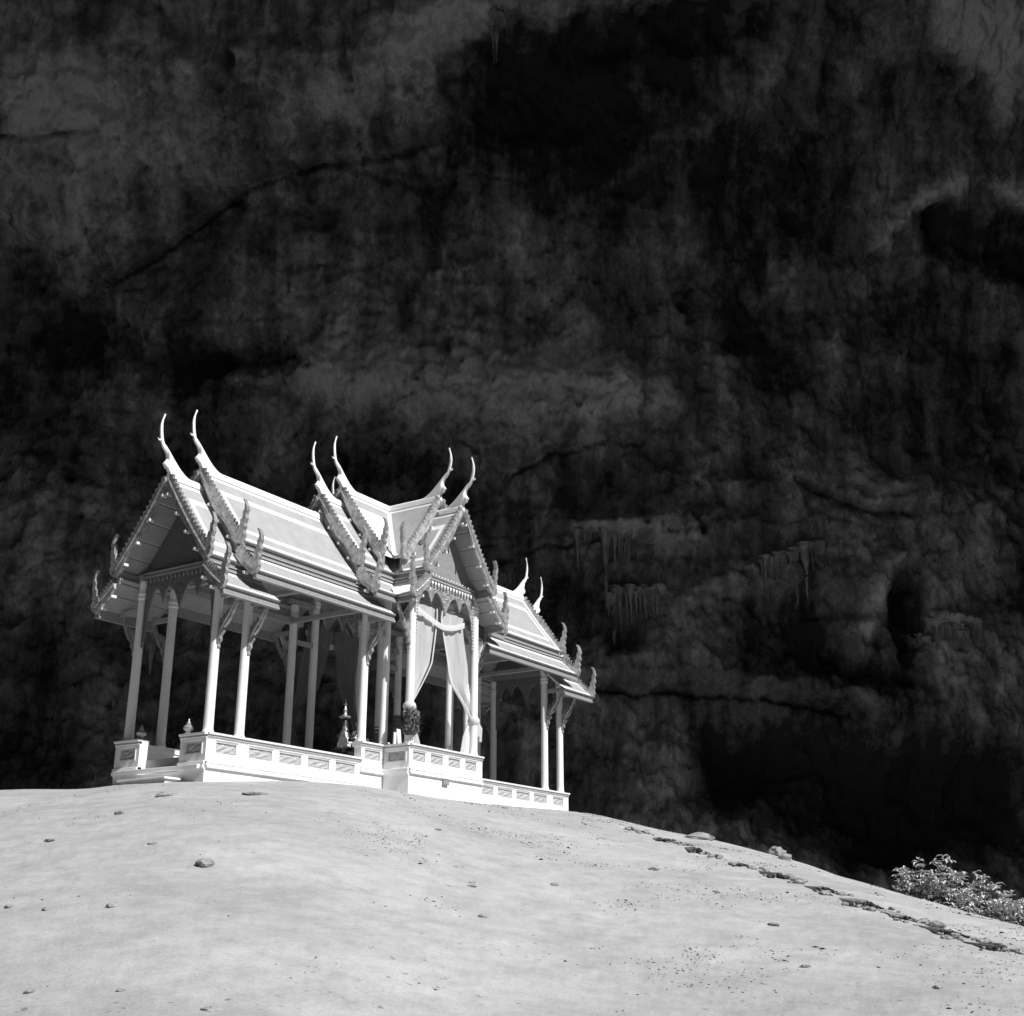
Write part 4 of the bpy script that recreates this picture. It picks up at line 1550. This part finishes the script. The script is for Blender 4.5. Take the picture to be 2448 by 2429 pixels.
for i, (x, lab) in enumerate(((C_, 'banded cloth wrapped round the foot of a rear corner column, thicker one'), (W_, 'banded cloth wrapped round the foot of a rear porch-side column'))):
    b = MB()
    pr = []
    n = 13 if i == 0 else 9
    for k in range(n):
        z = 1.05 + k * 0.105
        r = (0.2 if i == 0 else .16) - 0.006 * k
        pr += [(r - .015, z), (r, z + .03), (r, z + .07), (r - .015, z + .1)]
    pr = [(0.125, 1.04)] + pr + [(0.115, 1.05 + n * .105 + .05)]
    b.lathe(pr, (x, B_, 0), 16)
    tag(b.build('column_wrap', GILTD, None), lab, 'cloth')

# ------------------------------------------------------------------ stones, steps, litter, shrub


ROCKS = {}


def rock_mesh(name, seed, sq=(1, 1, .7), sub=2):
    key = (seed % 9, sq)
    if key in ROCKS:
        return ROCKS[key]
    n, m = 28, 18
    ph, a = np.meshgrid(np.linspace(0, PI, m + 1), np.arange(n) * 2 * PI / n, indexing='ij')
    d = np.stack([np.sin(ph) * np.cos(a), np.sin(ph) * np.sin(a), np.cos(ph)], -1).reshape(-1, 3)
    rad = 1 + 0.7 * fbm(d * 1.3 + seed * 3.7, 2) + 0.6 * fbm(d * 2.6 + seed, 4, .65, True)
    v = d * rad[:, None] * np.array(sq)
    b = MB()
    fs = []
    for j in range(m):
        for k in range(n):
            k2 = (k + 1) % n
            fs.append((j * n + k, (j + 1) * n + k, (j + 1) * n + k2, j * n + k2))
    b.add(v.tolist(), fs)
    ROCKS[key] = b.mesh(name, STONE, True)
    return ROCKS[key]


def stone(u, v, size, label, group=None, sq=(1, .8, .55), seed=0, rot=0.0, sink=0.25):
    p = ground_hit(u, v)
    o = link('stone', rock_mesh('stone', seed, sq), None, (p[0], p[1], p[2] + size * sq[2] * (.45 - 1.5 * sink)), 0, rot)
    o.scale = (size, size, size)
    return tag(o, label, 'stone', group)


stone(490, 2068, 0.125, 'largest lone stone on the bare mound, casting a shadow', seed=1, sq=(1.1, .7, .5), rot=.5)
stone(398, 1902, 0.13, 'flat stone just below the pavilion steps', seed=2, sq=(1.3, .7, .35), rot=-.4)
stone(613, 1900, 0.15, 'flat stone below the left wing parapet', seed=3, sq=(1.4, .6, .3), rot=-.5)
stone(1857, 2046, 0.21, 'bulky rock on the skyline ridge above the earth steps', seed=7, sq=(1, .9, .8), rot=1.4, sink=.15)
stone(1877, 2056, 0.15, 'rounded rock leaning against the bulky skyline rock', seed=5, sq=(1, .9, .7), sink=.1)
stone(1672, 2004, 0.34, 'low heap of stone on the skyline between pavilion and bulky rock', seed=6, sq=(1.3, .8, .3), sink=.3)
GS = 'small stones on the mound'
rr = random.Random(44)
for i, (u, v, s) in enumerate(((118, 2011, .09), (288, 1945, .1), (365, 2018, .06), (112, 2175, .06), (22, 2169, .06), (270, 2166, .07), (70, 2372, .05), (290, 2370, .045), (1272, 1948, .06), (1563, 2079, .1), (1325, 2116, .07),
                               (1127, 2119, .06), (1712, 2133, .06), (1848, 2212, .08), (1925, 2312, .06), (2240, 2363, .06), (1155, 2192, .08), (505, 2417, .07), (1047, 1984, .06))):
    wh = 'below the left wing and entry' if u < 750 else ('below the front porch' if u < 1200 else 'below the right wing and earth steps')
    stone(u, v, s * .72, 'small loose stone on the sandy mound ' + wh, 'small stones ' + wh, (1.3, .8, .5), 20 + i, rr.uniform(0, 3))

# earth steps down the right shoulder, each with an undercut riser
ST = [(470, 243, 80, 13), (595, 283, 95, 17), (712, 324, 70, 22), (873, 374, 100, 20), (1015, 418, 95, 20), (1190, 470, 120, 20), (1338, 520, 110, 30), (1495, 570, 100, 32), (1662, 628, 110, 36), (1850, 688, 110, 28)]
SG = 'earth steps down the shoulder of the mound'
for i, (a, c, w, h) in enumerate(ST):
    r0 = random.Random(700 + i)
    u, v = 1224 + .6335 * a, 1829 + .6335 * c
    p = ground_hit(u, v + h * .3)
    dist = float((p - CAM) @ fwd)
    W2 = w * .6335 * dist / FPX / 2 * 1.15
    Hh = (h * .6335 * dist / FPX * 0.85 + 0.01) * r0.uniform(.55, 1.1)
    W2 *= r0.uniform(.75, 1.15)
    r = random.Random(90 + i)
    n = 34
    top, mid, botm, back = [], [], [], []
    ts = [-1 + 2 * k / (n - 1) for k in range(n)]
    jag = lambda c: fbm(np.array([[c * 4.0 + i * 9.1, i * 3.3, 0.7]]), 3)[0]
    for k, t in enumerate(ts):
        q = p + RH * (t * W2) + FH * (-0.10 * (1 - t) + 0.34 * jag(t) + 0.12 * jag(t * 5))
        taper = (1.0 - .8 * max(0, (t + .1) / 1.1) ** 1.2) * (0.15 if k == 0 else (0.8 if k == 1 else 1))
        g0 = ground_at(*q[:2])
        zt = g0 + Hh * taper * (1 + .7 * jag(t * 1.3 + 5) + .5 * jag(t * 6))
        top.append((q[0], q[1], zt))
        q1 = q + FH * (0.09 + .08 * jag(t * 3 + 8))
        mid.append((q1[0], q1[1], g0 + (zt - g0) * (.45 + .4 * jag(t * 4 + 3))))
        q2 = q + FH * (0.15 + .05 * jag(t * 3 + 12))
        botm.append((q2[0], q2[1], ground_at(*q2[:2]) - 0.16))
        q = p + RH * (t * W2 * 1.05) + FH * 1.1
        back.append((q[0], q[1], ground_at(*q[:2]) - 0.02))
    lowb = [(x, y, z - .3) for x, y, z in back]
    vs = top + mid + botm + back + lowb
    fs, mi = [], []
    for k in range(n - 1):
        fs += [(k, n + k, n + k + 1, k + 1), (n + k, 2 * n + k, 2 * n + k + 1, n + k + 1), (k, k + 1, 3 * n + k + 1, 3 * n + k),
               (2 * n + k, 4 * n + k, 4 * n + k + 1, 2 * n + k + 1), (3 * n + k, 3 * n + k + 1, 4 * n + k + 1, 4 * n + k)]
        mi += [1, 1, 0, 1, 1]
    b = MB()
    b.add(vs, fs)
    o = b.build('earth_step', SAND, None)
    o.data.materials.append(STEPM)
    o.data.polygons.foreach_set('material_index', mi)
    where = ('topmost earth step, nearest the pavilion' if i == 0 else 'undercut earth step number %s down from the pavilion' % ('zero one two three four five six seven eight nine'.split()[i] if False else ['', 'two', 'three', 'four', 'five', 'six', 'seven', 'eight', 'nine', 'ten'][i]))
    tag(o, where + ' on the mound shoulder', 'step', SG)
    for k in range(14):
        t = r.uniform(-1.5, 1.3)
        q = p + RH * (W2 * t + W2 * .3) - FH * (r.random() ** 2 * 0.6 - .05)
        s = r.uniform(.02, .06) * (1.6 if r.random() < .15 else 1)
        e = link('stone', rock_mesh('stone', 300 + i * 9 + k, (1.2, .9, .6)), None, (q[0], q[1], ground_at(q[0], q[1]) + s * .25), 0, r.uniform(0, 3))
        e.scale = (s, s, s)
        nth = ['first', 'second', 'third', 'fourth', 'fifth', 'sixth', 'seventh', 'eighth', 'ninth', 'tenth'][i]
        tag(e, 'small pale rubble stone beside the %s earth step down from the pavilion' % nth, 'stone', 'rubble beside the %s earth step' % nth)

# leaf litter and twigs: too many and too small to count
b = MB()
rn = np.random.RandomState(8)
NL = 150000
u = rn.uniform(-100, 2550, NL)
r_ = (u - PW / 2) / FPX
a_ = np.arctan(r_ / math.cos(PITCH) * 1.0)
d_ = 9 + 25 * np.sqrt(rn.rand(NL))
x_ = CAM[0] + d_ * (np.cos(a_) * FH[0] + np.sin(a_) * RH[0])
y_ = CAM[1] + d_ * (np.cos(a_) * FH[1] + np.sin(a_) * RH[1])
den = perlin(np.column_stack([x_ * .45, y_ * .45, 0 * x_ + 3.1])) + .6 * perlin(np.column_stack([x_ * 1.9, y_ * 1.9, 0 * x_ + 9.1]))
keep = (rn.rand(NL) < 0.12 + 0.88 * np.clip((u - 600) / 900, 0, 1)) & (d_ < np.interp(a_, AT, DR) - .6) & ~((np.abs(x_) < 8.2) & (np.abs(y_) < 2.6)) & (den > rn.uniform(.05, .42, NL)) & (rn.rand(NL) < .45)
x_, y_, d_, a_ = x_[keep], y_[keep], d_[keep], a_[keep]
z_ = ground_z(a_, d_) + .005
rr = random.Random(8)
for x, y, z in zip(x_, y_, z_):
    s = rr.uniform(.004, .013) * (2.4 if rr.random() < .05 else 1)
    t = rr.uniform(0, PI)
    ca, sa = math.cos(t), math.sin(t)
    L_, w = s * rr.uniform(1, 2), s * rr.uniform(.4, .9)
    k = rr.uniform(.2, .9) * s
    b.add([(x - L_ * ca, y - L_ * sa, z), (x - w * sa, y + w * ca, z + k), (x + L_ * ca, y + L_ * sa, z + k * .3), (x + w * sa, y - w * ca, z - .004)], [(0, 1, 2), (0, 2, 3)])
lo = b.build('leaf_litter', DEBM, None)
tag(lo, 'fine dark leaf litter scattered over the mound', None, None, 'stuff')

# shrub on the right shoulder


def shrub(label, pts, seed, nclu, size, leafm, leafL=(0.09, 0.17)):
    r = random.Random(seed)
    root = thing('shrub', label, 'shrub', tuple(pts[0][:3]))
    st, lf = MB(), MB()
    for (cx, cy, cz, rx, rz, n) in pts:
        for i in range(n):
            a = r.uniform(0, 2 * PI)
            q = math.sqrt(r.random())
            tx = cx + RH[0] * rx * q * math.cos(a) + FH[0] * 0.7 * q * math.sin(a)
            ty = cy + RH[1] * rx * q * math.cos(a) + FH[1] * 0.7 * q * math.sin(a)
            tz = cz + rz * (1 - .75 * q * q) * r.uniform(.25, 1.0)
            bx, by = cx + (tx - cx) * .35, cy + (ty - cy) * .35
            bz = ground_at(bx, by)
            st.tube([(bx, by, bz - .05), ((bx + tx) / 2 + r.uniform(-.08, .08), (by + ty) / 2, bz + (tz - bz) * .55), (tx, ty, tz)], [.014, .01, .005], 5)
            for k in range(r.randint(6, 10)):
                b_ = 2 * PI * k / 8 + r.uniform(-.5, .5)
                el = r.uniform(-.25, .6)
                d = Vector((math.cos(b_) * math.cos(el), math.sin(b_) * math.cos(el), math.sin(el)))
                L_ = r.uniform(*leafL)
                s = d.cross(Vector((0, 0, 1)))
                if s.length < .01:
                    continue
                s = s.normalized() * L_ * r.uniform(.17, .25)
                up_ = s.cross(d).normalized() * L_ * .12
                o = Vector((tx, ty, tz)) + Vector((r.uniform(-.03, .03), r.uniform(-.03, .03), r.uniform(-.09, .03)))
                tip = o + d * L_ - Vector((0, 0, L_ * r.uniform(0, .35)))
                lf.add([o, o + d * L_ * .3 + s * .8 + up_, o + d * L_ * .65 + s * .85 + up_, tip, o + d * L_ * .65 - s * .85 + up_, o + d * L_ * .3 - s * .8 + up_, o + d * L_ * .3, o + d * L_ * .65],
                       [(0, 6, 1), (1, 6, 7, 2), (2, 7, 3), (0, 5, 6), (5, 4, 7, 6), (4, 3, 7)])
    st.build('stems', BARK, root)
    lf.build('foliage', leafm, root)


def behind(u, v, extra):
    r = pray(u, v)
    h = math.hypot(r[0], r[1])
    a_ = math.atan2(r @ RH, r @ FH)
    d = crest_d(a_) + extra
    return CAM[0] + r[0] / h * d, CAM[1] + r[1] / h * d


pts = []
for (u, v, ex, rx, rz, n) in ((2200, 2140, .6, .45, .62, 26), (2270, 2150, .7, .5, .78, 34), (2350, 2180, .6, .5, .66, 30), (2420, 2200, .5, .45, .5, 22), (2160, 2130, .4, .2, .5, 8), (2480, 2220, .4, .5, .5, 20), (2240, 2150, .2, .5, .3, 14), (2330, 2180, .2, .5, .25, 12)):
    x, y = behind(u, v, ex)
    pts.append((x, y, ground_at(x, y), rx, rz * 1.45, int(n * 1.9)))
shrub('sunlit broad-leaved shrub growing at the edge of the mound', pts, 5, 10, 1, LEAF)
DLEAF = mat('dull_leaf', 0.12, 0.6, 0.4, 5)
for i, (u, ex, lab) in enumerate(((1990, 5.0, 'dim low scrub in the shade behind the earth steps'), (1720, 6.0, 'dim low scrub in the shade behind the skyline rock'))):
    x, y = behind(u, 2100, ex)
    gz = ground_at(x, y)
    shrub(lab, [(x, y, gz, 1.6, 0.9, 40), (x + .8, y - .9, gz, 1.2, .7, 25)], 50 + i, 10, 1, DLEAF)
